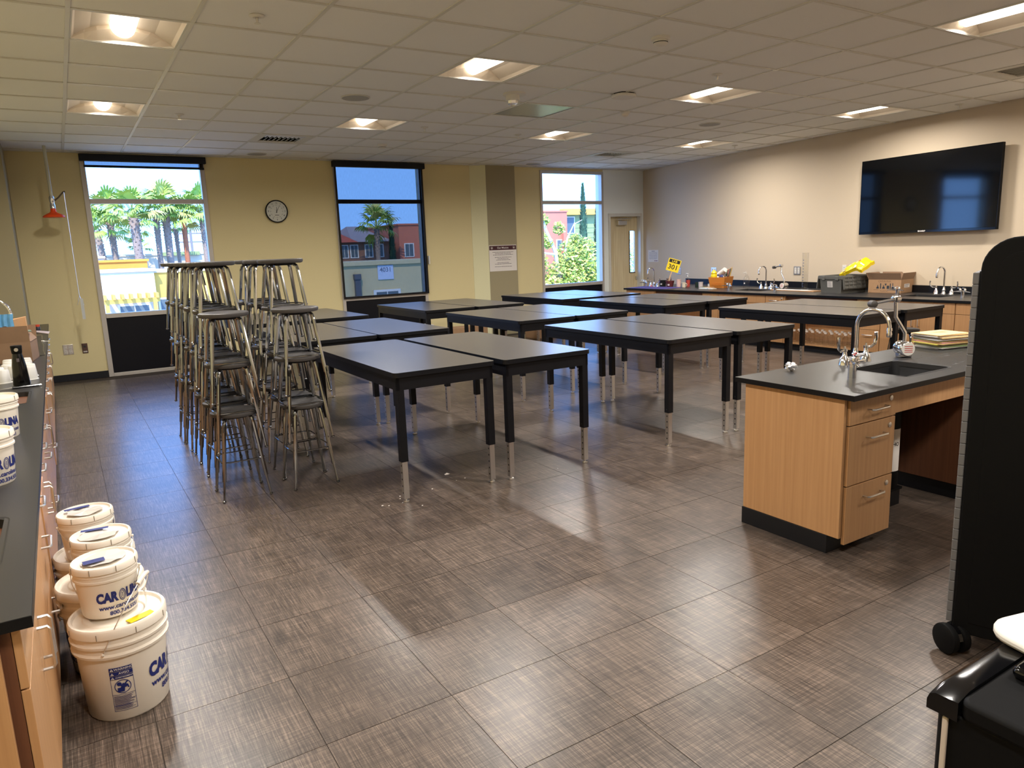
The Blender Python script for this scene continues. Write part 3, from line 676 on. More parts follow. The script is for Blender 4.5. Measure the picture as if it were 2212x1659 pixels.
# stack of folders
rs = random.Random(11); z = 0.926
FC = [('grey', (170, 166, 160)), ('white', (224, 220, 212)), ('green', (150, 176, 120)), ('manila', (226, 196, 140)), ('white', (226, 222, 214)), ('yellow', (214, 206, 96)), ('manila', (222, 190, 132)),
      ('pink', (214, 140, 176)), ('manila', (228, 200, 146)), ('green', (92, 132, 96)), ('white', (228, 224, 218)), ('grey', (120, 116, 112)), ('manila', (224, 194, 138)), ('white', (230, 226, 220)), ('manila', (232, 200, 142)), ('manila', (236, 204, 146))]
ORD = ['lowest', 'second', 'third', 'fourth', 'fifth', 'sixth', 'seventh', 'eighth', 'ninth', 'tenth', 'eleventh', 'twelfth', 'thirteenth', 'fourteenth', 'fifteenth', 'topmost']
for k, (cn, c) in enumerate(FC):
    h = rs.uniform(0.004, 0.0085); w, l = 0.305, 0.235; m = mat('folder_%d' % k, lin(*c), 0.75)
    t = thing('paper_folder', '%s folder, %s in the pile on the island' % (cn, ORD[k]+(' from the bottom' if 0 < k < 15 else '')), 'folder', (5.42+rs.uniform(-.02, .02), 2.80+rs.uniform(-.02, .02), z), rs.uniform(-0.10, 0.12)-0.25, 'pile of paper folders')
    MB().box(-w/2, w/2, -l/2, l/2, 0, h*0.25).box(-w/2, w/2, -l/2+0.004, l/2, h*0.75, h-0.0003).box(-w/2, w/2, l/2-0.003, l/2, h*0.25, h*0.75).build('cover', m, t)
    MB().box(-w/2+0.006, w/2-0.004, -l/2+0.008, l/2-0.004, h*0.25, h*0.75).build('sheets', M_PAPER, t)
    if k == 15:
        mb = MB()
        for i in range(4): rect_on(mb, lambda x, y: (x, y, h+0.0004), -0.05+0.01*i, 0.09-0.006*i, 0.04-0.016*i, 0.046-0.016*i)
        mb.build('stamp', mat('faded_red', lin(214, 150, 120), 0.8), t)
    z += h
# ------------------------------------------------------------------ counter along the television wall
CZ, CX = 0.885, 9.70
FX = CX+0.035                                   # cabinet front plane
SINKS = [(5.30, 5.84, 10.12, 10.50), (8.30, 8.86, 10.12, 10.50), (10.86, 11.30, 9.86, 10.16)]
Y0, Y1 = 3.0, 11.36
wt = thing('wall_worktop', 'long black epoxy counter along the television wall', 'worktop', (CX, Y0, CZ))
b = MB(); y = Y0
def strip(ya, yb, xa=None, xb=None):
    b.prism([((xa if xa else CX)-CX, ya-Y0), ((xb if xb else WX(ya)-0.005)-CX, ya-Y0), ((xb if xb else WX(yb)-0.005)-CX, yb-Y0), ((xa if xa else CX)-CX, yb-Y0)], -0.032, 0)
for ya, yb, xa, xb in SINKS:
    strip(y, ya); strip(ya, yb, CX, xa); strip(ya, yb, xb, None); y = yb
strip(y, Y1); b.build('worktop', M_EPOXY, wt)
MB().box(-0.002, 0, 0, Y1-Y0, -0.032, -0.001).build('worktop_edge', M_TEDGE, wt)
for ya, yb, xa, xb in SINKS: basin(wt, xa-CX-0.005, xb-CX+0.005, ya-Y0-0.005, yb-Y0+0.005, 0, 0.2)
b = MB().prism([(WX(Y0)-0.025-CX, 0), (WX(Y0)-0.003-CX, 0), (WX(Y1)-0.003-CX, Y1-Y0), (WX(Y1)-0.025-CX, Y1-Y0)], 0.0005, 0.105)
b.build('backsplash', M_TEDGE, wt)

def base_cab(label, ya, yb, fronts, openf=False, fx=FX, depth=0.62, zt=0.852, side=1, name='base_cabinet'):
    # front plane x = fx, fronts face -x when side=1, +x when side=-1
    t = thing(name, label, 'cabinet', (fx, (ya+yb)/2, 0)); w = (yb-ya)/2; s = side
    def bx(nm, m, a, c, y0, y1, z0, z1, p=None, bev=0.0015):
        x0, x1 = sorted((a*s, c*s)); return MB().box(x0, x1, y0, y1, z0, z1).build(nm, m, p or t, bevel=bev)
    bx('toe_kick', M_BASE, 0.05, depth, -w, w, 0, 0.10, bev=0)
    if openf:
        e = 0.02
        bx('side_panel', M_WOOD, 0.002, depth, -w, -w+e, 0.10, zt); bx('side_panel', M_WOOD, 0.002, depth, w-e, w, 0.10, zt)
        bx('shelf', M_WOOD, 0.002, depth, -w+e, w-e, 0.10, 0.125); bx('back_panel', M_WOOD, depth-0.02, depth, -w+e, w-e, 0.125, zt)
        bx('top_rail', M_WOOD_SHADED, 0.03, 0.05, -w+e, w-e, zt-0.045, zt)
        if len(fronts): bx('mid_shelf', M_WOOD, 0.06, depth-0.02, -w+e, w-e, fronts[0], fronts[0]+0.02)
        return t
    bx('carcass', M_WOOD_SHADED, 0.021, depth, -w, w, 0.10, zt, bev=0)
    g = 0.0025
    for kind, a0, a1, z0, z1 in fronts:      # a0,a1 as fractions of the width
        y0 = -w+2*w*a0+g; y1 = -w+2*w*a1-g
        if kind in ('drawer', 'drawer_lock', 'panel'):
            d = bx('drawer' if kind != 'panel' else 'front_panel', M_WOOD, 0.0, 0.02, y0, y1, z0+g, z1-g)
            if kind != 'panel':
                zz = z1-0.075 if z1-z0 > 0.16 else (z0+z1)/2; yc = (y0+y1)/2; hl = min(0.075, (y1-y0)*0.3)
                pull(d, (0, yc-hl, zz), (0, yc+hl, zz), (-0.034*s, 0, 0))
            if kind == 'drawer_lock':
                MB().lathe([(0.014, 0), (0.014, 0.006), (0.008, 0.008)], 12).xf(Matrix.Translation((0, y0+0.035 if s > 0 else y1-0.035, zz+0.03)) @ Matrix.Rotation(-PI/2*s, 4, 'Y')).build('lock', M_SATIN, d, True)
        else:
            d = bx('door', M_WOOD, 0.0, 0.02, y0, y1, z0+g, z1-g)
            yy = (y0+0.04) if kind == 'door_lo' else (y1-0.04)
            pull(d, (0, yy, z1-0.19), (0, yy, z1-0.05), (-0.034*s, 0, 0))
    return t
base_cab('maple base cabinet at the door end of the television-wall counter', 10.50, 11.32, [('panel', 0, 1, 0.72, 0.85), ('door_hi', 0, .5, 0.10, 0.72), ('door_lo', .5, 1, 0.10, 0.72)])
base_cab('open maple cubby under the orange basket', 9.24, 10.495, [], True)
base_cab('narrow maple cabinet beside the open cubby under the basket', 8.885, 9.235, [('drawer', 0, 1, 0.70, 0.85), ('drawer', 0, 1, 0.40, 0.70), ('drawer', 0, 1, 0.10, 0.40)])
base_cab('maple sink cabinet below the middle wall faucet', 7.885, 8.88, [('panel', 0, 1, 0.72, 0.85), ('door_hi', 0, .5, 0.10, 0.72), ('door_lo', .5, 1, 0.10, 0.72)])
base_cab('maple drawer cabinet below the tall glass cylinder', 7.525, 7.88, [('drawer_lock', 0, 1, 0.70, 0.85), ('drawer_lock', 0, 1, 0.40, 0.70), ('drawer_lock', 0, 1, 0.10, 0.40)])
cub = base_cab('open maple cubby filled with glass bottles', 6.245, 7.52, [], True)
base_cab('maple cabinet below the cardboard box on the wall counter', 5.905, 6.24, [('drawer_lock', 0, 1, 0.72, 0.85), ('drawer_lock', 0, 1, 0.42, 0.72), ('drawer_lock', 0, 1, 0.10, 0.42)])
base_cab('maple sink cabinet below the nearest wall faucet', 4.905, 5.90, [('panel', 0, 1, 0.705, 0.85), ('door_hi', 0, .5, 0.10, 0.705), ('door_lo', .5, 1, 0.10, 0.705)])
base_cab('maple drawer cabinet at the near end of the television-wall counter', 4.30, 4.90, [('drawer', 0, 1, 0.705, 0.85), ('drawer', 0, 1, 0.40, 0.705), ('drawer', 0, 1, 0.10, 0.40)])
base_cab('maple cabinet beneath the hidden end of the television-wall counter', 3.02, 4.295, [('door_hi', 0, .5, 0.10, 0.85), ('door_lo', .5, 1, 0.10, 0.85)])

# glass bottles in the cubby
def make_bottle():
    t = thing('glass_bottle', 'clear glass bottle with pale cap in the open cubby', 'bottle', (0, 0, 0), 0, 'glass bottles in the cubby')
    MB().lathe([(0.042, 0), (0.045, 0.006), (0.045, 0.12), (0.036, 0.145), (0.020, 0.16), (0.020, 0.175)], 12).build('body', M_CLEAR, t, True)
    MB().lathe([(0.024, 0.168), (0.024, 0.192), (0.02, 0.195)], 10).build('cap', mat('milky_cap', lin(214, 200, 188), 0.4), t, True)
    return t
bt = make_bottle(); first = True; rs = random.Random(4)
for r_ in range(3):
    for k in range(10):
        y = 6.36+0.113*k+rs.uniform(-.01, .01); x = FX+0.09+0.125*r_+rs.uniform(-.012, .012)
        if first: bt.location = (x, y, 0.1255); first = False
        else: dup(bt, (x, y, 0.1255), rs.uniform(0, 6))

# faucets, taps
WR = -PI/2-WANG
make_faucet('gooseneck_faucet', 'chrome gooseneck faucet nearest the door on the wall counter', (10.27, 11.08, CZ+0.0005), WR, 1.0, 0.15, 0.385)
make_faucet('gooseneck_faucet', 'chrome gooseneck faucet between the basket and the glass cylinder', (10.63, 8.60, CZ+0.0005), WR, 1.0, 0.17, 0.40)
make_faucet('gooseneck_faucet', 'chrome gooseneck faucet beside the cardboard box under the television', (10.67, 5.55, CZ+0.0005), WR, 1.0, 0.17, 0.385)
make_gas('chrome bench tap between the far faucet and the black pot', (10.20, 11.42-0.16, CZ), WR)
make_gas('chrome bench tap beside the orange basket', (10.16, 9.02, CZ), WR, 0.085)
make_gas('chrome bench tap in front of the middle wall faucet', (10.10, 7.98, CZ), WR, 0.085)
make_gas('chrome bench tap beside the printed cardboard box', (10.15, 5.92, CZ), WR, 0.095)
make_gas('chrome bench tap nearest the tall black cabinet', (10.15, 5.03, CZ), WR, 0.095)
make_eyewash('chrome swing-down eyewash beside the middle wall faucet', (10.66, 8.24, CZ), WR, 1.0)

# things on the wall counter
def tub(name, label, cat, loc, r0, r1, h, m, rz=0.0, n=20, group=None):
    t = thing(name, label, cat, loc, rz, group)
    MB().lathe([(r0, 0), (r1, h*0.93), (r1*1.05, h*0.93), (r1*1.06, h), (r1*0.97, h), (r0*0.95, 0.01)], n).build('body', m, t, True); return t
mt = thing('desk_mat', 'purple desk mat lying under the plant pots', 'mat', (10.06, 10.86, CZ+0.0005), 0)
MB().prism([(-0.36, 0.42), (-0.30, -0.60), (0.30, -0.55), (0.24, 0.55)], 0, 0.004).build('mat_sheet', mat('purple_vinyl', lin(76, 66, 130), 0.6), mt)
def label_sq(t, r, z, s, ang):
    fn = lambda u, v: (r*math.cos(ang+u/r), r*math.sin(ang+u/r), z+v)
    rect_on(MB(), fn, -s, s, -s, s, 3).build('sticker', M_PAPER, t)
    mb = MB(); f2 = lambda u, v: ((r+0.0008)*math.cos(ang+u/r), (r+0.0008)*math.sin(ang+u/r), z+v)
    for i in range(3): rect_on(mb, f2, -s*0.5, s*0.5, s*(0.4-0.35*i), s*(0.55-0.35*i))
    mb.build('sticker_print', mat('grey_print', lin(110, 100, 110), 0.7), t)
FA = PI+0.15
p = tub('plant_pot', 'small black pot on the purple mat', 'pot', (10.42, 10.99, CZ+0.0005), 0.058, 0.078, 0.125, mat('black_clay', lin(24, 24, 28), 0.5)); label_sq(p, 0.069, 0.055, 0.019, FA+0.2)
p = tub('plant_pot', 'maroon pot holding the yellow lab sign', 'pot', (10.36, 10.72, CZ+0.0005), 0.060, 0.086, 0.12, mat('maroon_clay', lin(98, 40, 38), 0.5)); label_sq(p, 0.074, 0.05, 0.02, FA+0.25)
MB().lathe([(0.03, 0.085), (0.08, 0.10), (0.02, 0.104)], 16).build('soil', mat('soil', lin(60, 40, 30), 0.9), p)
rs = random.Random(8)
sp = thing('dried_stem', 'dried brown plant stems in the maroon pot', 'plant', (10.36, 10.72, CZ+0.104))
for k in range(7):
    a = rs.uniform(0, 6.28); r_ = rs.uniform(0.02, 0.05); h = rs.uniform(0.05, 0.10)
    MB().tube([(r_*math.cos(a), r_*math.sin(a), -0.01), (r_*1.3*math.cos(a), r_*1.3*math.sin(a), h*0.6), (r_*1.6*math.cos(a+.3), r_*1.6*math.sin(a+.3), h)], 0.006, 5, r1=0.004).build('stem', mat('dry_stem', lin(96, 58, 48), 0.8), sp)
# paddle sign LAB 301
sg = thing('lab_sign', 'yellow and black hand sign reading LAB 301 on a wooden stick', 'sign', (10.345, 10.745, CZ+0.11), -0.82)
tilt = Matrix.Rotation(-0.10, 4, 'X') @ Matrix.Rotation(0.30, 4, 'Y')
def sg_b(name, m, mb): return mb.xf(tilt).build(name, m, sg)
sg_b('stick', mat('pine_stick', lin(206, 166, 122), 0.6), MB().box(-0.010, 0.010, -0.005, 0.005, 0, 0.25))
sg_b('board', M_YEL, MB().box(-0.125, 0.125, -0.008, -0.001, 0.205, 0.455))
fn = lambda x, y: (x, -0.0085, y)
sg_b('header_band', M_INK, rect_on(MB(), fn, -0.108, 0.108, 0.375, 0.442))
f2 = lambda x, y: (x, -0.009, y)
sg_b('header_lettering', M_YEL, text_on(MB(), 'LAB', 0.062, f2, 0.015, 0.0, 0.408))
sg_b('number_lettering', M_INK, text_on(MB(), '301', 0.135, f2, 0.012, 0.0, 0.288))
t = tub('tumbler', 'pale pink patterned tumbler on the purple mat', 'cup', (10.38, 10.50, CZ+0.0005), 0.042, 0.047, 0.15, mat('pink_floral', lin(214, 178, 166), 0.5, var=0.25, scale=40))
t = tub('cup', 'small red cup behind the patterned tumbler', 'cup', (10.56, 10.42, CZ), 0.035, 0.04, 0.13, mat('red_cup', lin(178, 70, 60), 0.5))
t = thing('spray_bottle', 'clear bottle with white trigger sprayer behind the tumbler', 'bottle', (10.64, 10.52, CZ))
MB().lathe([(0.035, 0), (0.037, 0.01), (0.037, 0.13), (0.016, 0.17), (0.016, 0.19)], 14).build('body', M_CLEAR, t, True)
MB().tube([(0, 0, 0.19), (0, 0, 0.23), (-0.02, 0.01, 0.25), (-0.03, -0.05, 0.25)], 0.010, 8).tube([(-0.02, -0.02, 0.24), (-0.03, -0.045, 0.19)], 0.006, 6).build('trigger_head', M_WHITE2, t, True)
def mug(label, loc, m, rz=0.0):
    t = tub('mug', label, 'mug', loc, 0.038, 0.042, 0.095, m, rz)
    MB().tube([(0, -0.038, 0.075), (0, -0.066, 0.07), (0, -0.07, 0.045), (0, -0.055, 0.025), (0, -0.036, 0.022)], 0.006, 6).build('handle', m, t, True); return t
mug('white mug with handle at the edge of the purple mat', (10.28, 10.26, CZ+0.005), mat('mug_cream', lin(210, 198, 178), 0.3), 0.3)
mug('dark green mug between two pale mugs', (10.52, 10.14, CZ), mat('mug_green', lin(34, 50, 42), 0.3), 0.2)
tub('tumbler', 'pale striped cup next to the small book pile', 'cup', (10.40, 9.93, CZ), 0.043, 0.045, 0.11, mat('pale_stripe', lin(196, 184, 182), 0.5, var=0.12, scale=30, stretch=(1, 1, 6)))
t = tub('pencil_tin', 'dark maroon tin between striped cup and orange basket', 'tin', (10.62, 9.84, CZ), 0.06, 0.06, 0.10, mat('maroon_tin', lin(56, 24, 34), 0.4))
rs = random.Random(21)
for k, (x, y, w, l, h, c, nm) in enumerate(((10.30, 9.72, 0.12, 0.17, 0.028, (96, 92, 40), 'dark olive book'), (10.16, 9.60, 0.12, 0.18, 0.016, (176, 196, 206), 'pale blue booklet'), (10.24, 9.56, 0.11, 0.15, 0.030, (172, 132, 100), 'tan paper packet'),
                                         (10.14, 9.40, 0.10, 0.12, 0.020, (196, 184, 168), 'grey paper packet'), (10.50, 9.72, 0.13, 0.14, 0.075, (182, 202, 214), 'pale blue boxed notebook'))):
    t = thing('booklet', nm+' lying before the orange basket', 'book', (x, y, CZ), rs.uniform(-.3, .3))
    MB().box(-w/2, w/2, -l/2, l/2, 0, h).build('cover', mat('booklet_%d' % k, lin(*c), 0.7), t, bevel=0.002)
    MB().box(-w/2-0.0008, w/2-0.004, -l/2+0.003, l/2-0.003, h*0.2, h*0.8).build('pages', M_PAPER, t)
t = thing('pink_wrapper', 'pink plastic wrapper beside the black pot', 'wrapper', (10.24, 11.13, CZ+0.0045), 0.6)
MB().add([(-0.06, -0.02, 0), (0.06, -0.02, 0), (0.05, 0.03, 0.012), (-0.05, 0.025, 0.02), (0, 0.0, 0.032)], [(0, 1, 4), (1, 2, 4), (2, 3, 4), (3, 0, 4), (3, 2, 1, 0)]).build('wrapper_sheet', mat('pink_film', lin(220, 110, 130), 0.4), t)
# orange basket with contents
bk = thing('basket', 'orange plastic basket full of supplies on the wall counter', 'basket', (10.62, 9.63, CZ), WR)
MOR = mat('orange_basket', lin(206, 128, 52), 0.5)
def taper(mb, w0, d0, w1, d1, z0, z1, th):
    a = [(-w0,-d0,z0),(w0,-d0,z0),(w0,d0,z0),(-w0,d0,z0)]; c = [(-w1,-d1,z1),(w1,-d1,z1),(w1,d1,z1),(-w1,d1,z1)]
    e = [(-w1+th,-d1+th,z1),(w1-th,-d1+th,z1),(w1-th,d1-th,z1),(-w1+th,d1-th,z1)]; f = [(-w0+th,-d0+th,z0+th),(w0-th,-d0+th,z0+th),(w0-th,d0-th,z0+th),(-w0+th,d0-th,z0+th)]
    mb.add(a+c+e+f, [(3,2,1,0)]+[(i,(i+1)%4,4+(i+1)%4,4+i) for i in range(4)]+[(4+i,4+(i+1)%4,8+(i+1)%4,8+i) for i in range(4)]+[(8+i,8+(i+1)%4,12+(i+1)%4,12+i) for i in range(4)]+[(12,13,14,15)]); return mb
bz = Matrix.Rotation(0.42, 4, 'Z')
taper(MB(), 0.135, 0.175, 0.162, 0.205, 0, 0.20, 0.006).xf(bz).build('body', MOR, bk)
mb = MB()
for k in range(5): mb.box(-0.10, 0.10, -0.192-0.001, -0.186, 0.05+0.022*k, 0.058+0.022*k)
mb.xf(bz).build('vent_ribs', MOR, bk)
bl = Matrix.Translation((10.62, 9.63, CZ)) @ Matrix.Rotation(WR+0.42, 4, 'Z')
def inb(x, y, z): return bl @ Vector((x, y, z))
t = thing('yellow_bag', 'crumpled yellow plastic bag stuffed in the orange basket', 'bag', inb(-0.09, -0.11, 0.09), 0)
MB().lathe([(0.045, 0), (0.065, 0.08), (0.062, 0.14), (0.05, 0.165), (0.056, 0.19), (0.03, 0.225), (0.008, 0.245)], 9).build('bag', mat('yellow_film', lin(232, 200, 20), 0.4), t)
t = thing('paper_roll', 'white paper roll sticking out of the orange basket', 'paper roll', inb(-0.02, 0.05, 0.10), WR)
MB().tube([(-0.12, 0.02, 0.11), (0.08, 0.03, 0.23)], 0.05, 14).build('roll', M_PAPER, t, True)
t = thing('glue_bottle', 'white bottle with blue cap in the orange basket', 'bottle', inb(0.0, -0.13, 0.06), 0)
MB().lathe([(0.035, 0), (0.035, 0.12), (0.02, 0.14), (0.02, 0.17)], 12).build('body', M_WHITE2, t, True); MB().lathe([(0.022, 0.165), (0.018, 0.19)], 12).build('cap', M_BLUEINK, t, True)
t = thing('tape_dispenser', 'dark blue tape dispenser in the orange basket', 'tape dispenser', inb(0.07, -0.11, 0.08), 0.4)
MB().lathe([(0.045, -0.03), (0.05, 0), (0.045, 0.03)], 14).xf(Matrix.Translation((0, 0, 0.12)) @ Matrix.Rotation(PI/2, 4, 'X')).build('body', mat('dark_blue', lin(34, 40, 96), 0.4), t, True)
MB().lathe([(0.03, -0.034), (0.03, 0.034)], 12).xf(Matrix.Translation((0, 0, 0.12)) @ Matrix.Rotation(PI/2, 4, 'X')).build('tape', M_PAPER, t)
t = thing('scissors', 'black-handled scissors standing in the orange basket', 'scissors', inb(0.11, -0.03, 0.02), 0)
for s in (-1, 1):
    ring = [(s*0.022+0.02*math.cos(2*PI*i/10), 0, 0.215+0.026*math.sin(2*PI*i/10)) for i in range(11)]
    MB().tube(ring, 0.006, 6).build('finger_loop', M_BLACK, t, True)
    MB().tube([(s*0.012, 0, 0.19), (-s*0.01, 0, 0.0)], 0.006, 6).build('blade', M_SATIN, t)
PC = [('green', (60, 120, 70)), ('red', (176, 44, 40)), ('brown', (112, 66, 44)), ('black', (30, 30, 32)), ('yellow', (206, 168, 60))]
for k, (nm, c) in enumerate(PC):
    t = thing('pencil', nm+' pencil leaning in the orange basket', 'pencil', inb(0.05+0.012*k, 0.08, 0.06), WR, 'pencils in the orange basket')
    MB().tube([(0, 0, 0), (0.05+0.016*k, 0.0, 0.26+0.012*k)], 0.007, 6).build('shaft', mat('pencil_'+nm, lin(*c), 0.5), t)
    MB().tube([(0.05+0.016*k, 0.0, 0.26+0.012*k), (0.054+0.017*k, 0.0, 0.28+0.012*k)], 0.007, 6, r1=0.001).build('point', mat('pencil_wood', lin(220, 180, 130), 0.6), t)
# bottle, cylinder, tray of papers
t = thing('wash_bottle', 'clear squat bottle between the basket and the middle faucet', 'bottle', (10.66, 9.06, CZ))
MB().lathe([(0.052, 0), (0.055, 0.01), (0.055, 0.17), (0.03, 0.22), (0.018, 0.235), (0.018, 0.26)], 16).build('body', M_CLEAR, t, True)
MB().tube([(0, 0, 0.25), (-0.01, 0.0, 0.29), (-0.03, 0.05, 0.27)], 0.006, 6).build('spout', M_WHITE2, t, True)
fn = lambda u, v: (0.0558*math.cos(PI+u/0.0558), 0.0558*math.sin(PI+u/0.0558), 0.09+v)
rect_on(MB(), fn, -0.014, 0.014, -0.012, 0.012, 2).build('sticker', M_PAPER, t)
t = thing('graduated_cylinder', 'very tall clear graduated cylinder on the wall counter', 'graduated cylinder', (10.62, 7.80, CZ))
MB().lathe([(0.082, 0), (0.080, 0.012), (0.05, 0.02)], 6).build('foot', M_CLEAR, t)
MB().lathe([(0.050, 0.018), (0.050, 0.61), (0.056, 0.615), (0.056, 0.62), (0.046, 0.62), (0.046, 0.025)], 20).build('tube', M_CLEAR, t, True)
mb = MB()
for k in range(10):
    fn = lambda u, v: (0.0506*math.cos(PI-0.1+u/0.0506), 0.0506*math.sin(PI-0.1+u/0.0506), 0.06+0.048*k+v)
    rect_on(mb, fn, -0.008, 0.012, 0, 0.012, 2); rect_on(mb, fn, -0.02, -0.012, 0.024, 0.027)
mb.build('scale_print', mat('blue_scale', lin(70, 84, 120), 0.6), t)
t = thing('drawing_board', 'thin wooden board with white papers beside the cylinder', 'board', (10.42, 7.86, CZ), WR)
MB().box(-0.42, 0.50, -0.10, 0.10, 0, 0.012).build('board', M_WOOD, t, bevel=0.002)
for k, (a, c, e) in enumerate(((-0.40, -0.12, 0.0), (-0.16, 0.14, 0.2), (0.1, 0.36, -0.1))):
    MB().box(a, c, -0.085, 0.07, 0.012+0.001*k, 0.0135+0.001*k).build('sheet', M_PAPER, t)
# grey crate and cardboard box
M_CRATE = mat('crate_grey', lin(98, 96, 90), 0.6, var=0.05, scale=30)
cr = thing('tote_crate', 'grey plastic tote crate with open flap lids on the wall counter', 'crate', (10.46, 6.98, CZ), WR)
cz_ = Matrix.Rotation(-0.02, 4, 'Z')
taper(MB(), 0.185, 0.27, 0.205, 0.29, 0, 0.235, 0.008).xf(Matrix.Rotation(0, 4, 'Z')).build('body', M_CRATE, cr)
MB().box(-0.215, 0.215, -0.302, -0.285, 0.215, 0.27).box(-0.215, 0.215, 0.285, 0.302, 0.215, 0.27).box(-0.222, -0.205, -0.30, 0.30, 0.215, 0.27).box(0.205, 0.222, -0.30, 0.30, 0.215, 0.27).build('rim', M_CRATE, cr, bevel=0.004)
for x in (-0.15, 0.10): MB().box(x, x+0.05, -0.315, -0.30, 0.20, 0.262).build('latch', M_CRATE, cr, bevel=0.004)
for s in (-1, 1):
    fl = MB().box(-0.012, 0.0, -0.29, 0.29, -0.20, 0.0); mm = Matrix.Translation((s*0.226, 0, 0.262)) @ Matrix.Rotation(-0.16*s, 4, 'Y')
    o = fl.xf(mm).build('flap_lid', M_CRATE, cr)
    rib = MB()
    for k in range(7): rib.box(0.0 if s > 0 else -0.022, 0.012 if s > 0 else -0.012, -0.28+0.09*k, -0.268+0.09*k, -0.19, -0.01)
    for k in range(4): rib.box(0.0 if s > 0 else -0.022, 0.012 if s > 0 else -0.012, -0.28, 0.28, -0.185+0.055*k, -0.175+0.055*k)
    rib.xf(mm).build('flap_rib', M_CRATE, o)
rect_on(MB(), lambda x, y: (x, -0.2875+(0.235-y)*0.085-0.003, y), -0.065, 0.035, 0.09, 0.185).build('address_label', M_PAPER, cr)
mb = MB()
for i in range(4): rect_on(mb, lambda x, y: (x, -0.2885+(0.235-y)*0.085-0.003, y), -0.05, 0.0+0.006*i, 0.166-0.02*i, 0.171-0.02*i)
mb.build('label_print', mat('grey_print', lin(110, 100, 110), 0.7), cr)
t = thing('padded_mailer', 'crumpled yellow padded mailer with white labels on the crate', 'parcel', (10.54, 6.80, CZ+0.315), WR)
mb = MB(); nx, ny = 12, 7; rs = random.Random(6)
hh = {}
for i in range(nx+1):
    for j in range(ny+1):
        u = i/nx; v = j/ny; e = min(u, 1-u, v, 1-v)
        hh[i, j] = (0.02+0.17*u if u < 0.75 else 0.1475-0.1*(u-0.75))+0.05*min(1, e*5)+rs.uniform(-0.010, 0.010)
for i in range(nx+1):
    for j in range(ny+1): mb.v.append((-0.22+0.44*i/nx, -0.15+0.30*j/ny+0.02*math.sin(i), hh[i, j]))
o_ = len(mb.v)
for i in range(nx+1):
    for j in range(ny+1): mb.v.append((-0.22+0.44*i/nx, -0.15+0.30*j/ny+0.02*math.sin(i), max(0.0, hh[i, j]-0.05)))
q = lambda i, j: i*(ny+1)+j
for i in range(nx):
    for j in range(ny): mb.f.append((q(i,j), q(i+1,j), q(i+1,j+1), q(i,j+1))); mb.f.append((o_+q(i,j+1), o_+q(i+1,j+1), o_+q(i+1,j), o_+q(i,j)))
for i in range(nx):
    mb.f.append((q(i,0), o_+q(i,0), o_+q(i+1,0), q(i+1,0))); mb.f.append((q(i+1,ny), o_+q(i+1,ny), o_+q(i,ny), q(i,ny)))
for j in range(ny):
    mb.f.append((q(0,j+1), o_+q(0,j+1), o_+q(0,j), q(0,j))); mb.f.append((q(nx,j), o_+q(nx,j), o_+q(nx,j+1), q(nx,j+1)))
t.rotation_euler = (0.42, 0, WR)
mb.build('mailer', mat('yellow_film', lin(232, 200, 20), 0.4), t)
def on_m(x, y):
    i = min(nx, max(0, (x+0.22)/0.44*nx)); j = min(ny, max(0, (y+0.15)/0.30*ny)); a, c = int(min(i, nx-1)), int(min(j, ny-1)); fi, fj = i-a, j-c
    return (x, y, hh[a,c]*(1-fi)*(1-fj)+hh[a+1,c]*fi*(1-fj)+hh[a,c+1]*(1-fi)*fj+hh[a+1,c+1]*fi*fj+0.006)
rect_on(MB(), on_m, -0.17, 0.02, -0.13, 0.02, 5).build('shipping_label', M_PAPER, t)
for a, c in ((0.07, 0.115), (0.145, 0.20)): rect_on(MB(), on_m, a, c, -0.145, -0.05, 3).build('paper_tab', M_PAPER, t)
rect_on(MB(), on_m, 0.05, 0.11, -0.04, 0.06, 3).build('pink_sticker', mat('pink_sticker', lin(240, 90, 110), 0.6), t)
t = thing('cardboard_box', 'open printed cardboard box beside the grey crate', 'box', (10.72, 6.36, CZ), WR+0.18)
bw, bd, bh = 0.245, 0.20, 0.20
mb = MB(); th = 0.006
mb.box(-bw, bw, -bd, -bd+th, 0, bh).box(-bw, bw, bd-th, bd, 0, bh).box(-bw, -bw+th, -bd+th, bd-th, 0, bh).box(bw-th, bw, -bd+th, bd-th, 0, bh).box(-bw, bw, -bd, bd, 0, th)
mb.build('body', M_KRAFT, t)
for nm, a, c, n_ in (('front', (-bw, -bd), (bw, -bd), (0.0, -0.03)), ('back', (bw, bd), (-bw, bd), (0, 0.02)), ('side', (bw, -bd), (bw, bd), (0.03, 0)), ('side', (-bw, bd), (-bw, -bd), (-0.05, 0))):
    f = MB(); L = 0.10
    p0 = Vector((a[0], a[1], bh)); p1 = Vector((c[0], c[1], bh)); d_ = Vector((n_[0], n_[1], L)); nn = Vector((n_[0], n_[1], 0)).normalized()*0.005
    f.add([p0, p1, p1+d_, p0+d_, p0-nn, p1-nn, p1+d_-nn, p0+d_-nn], [(0,1,2,3),(7,6,5,4),(0,4,5,1),(1,5,6,2),(2,6,7,3),(3,7,4,0)])
    f.build('flap', M_KRAFTD, t)
fn = lambda x, y: (x, -bd-0.0008, y)
mb = MB(); text_on(mb, 'CATALINA', 0.040, fn, -0.01, 0, 0.175); text_on(mb, 'PLASTIC', 0.032, fn, -0.01, 0, 0.028)
rect_on(mb, fn, -0.16, -0.085, 0.046, 0.050); rect_on(mb, fn, 0.07, 0.17, 0.046, 0.050); mb.build('box_lettering', mat('box_print_grey', lin(96, 72, 56), 0.8), t)
mb = MB()
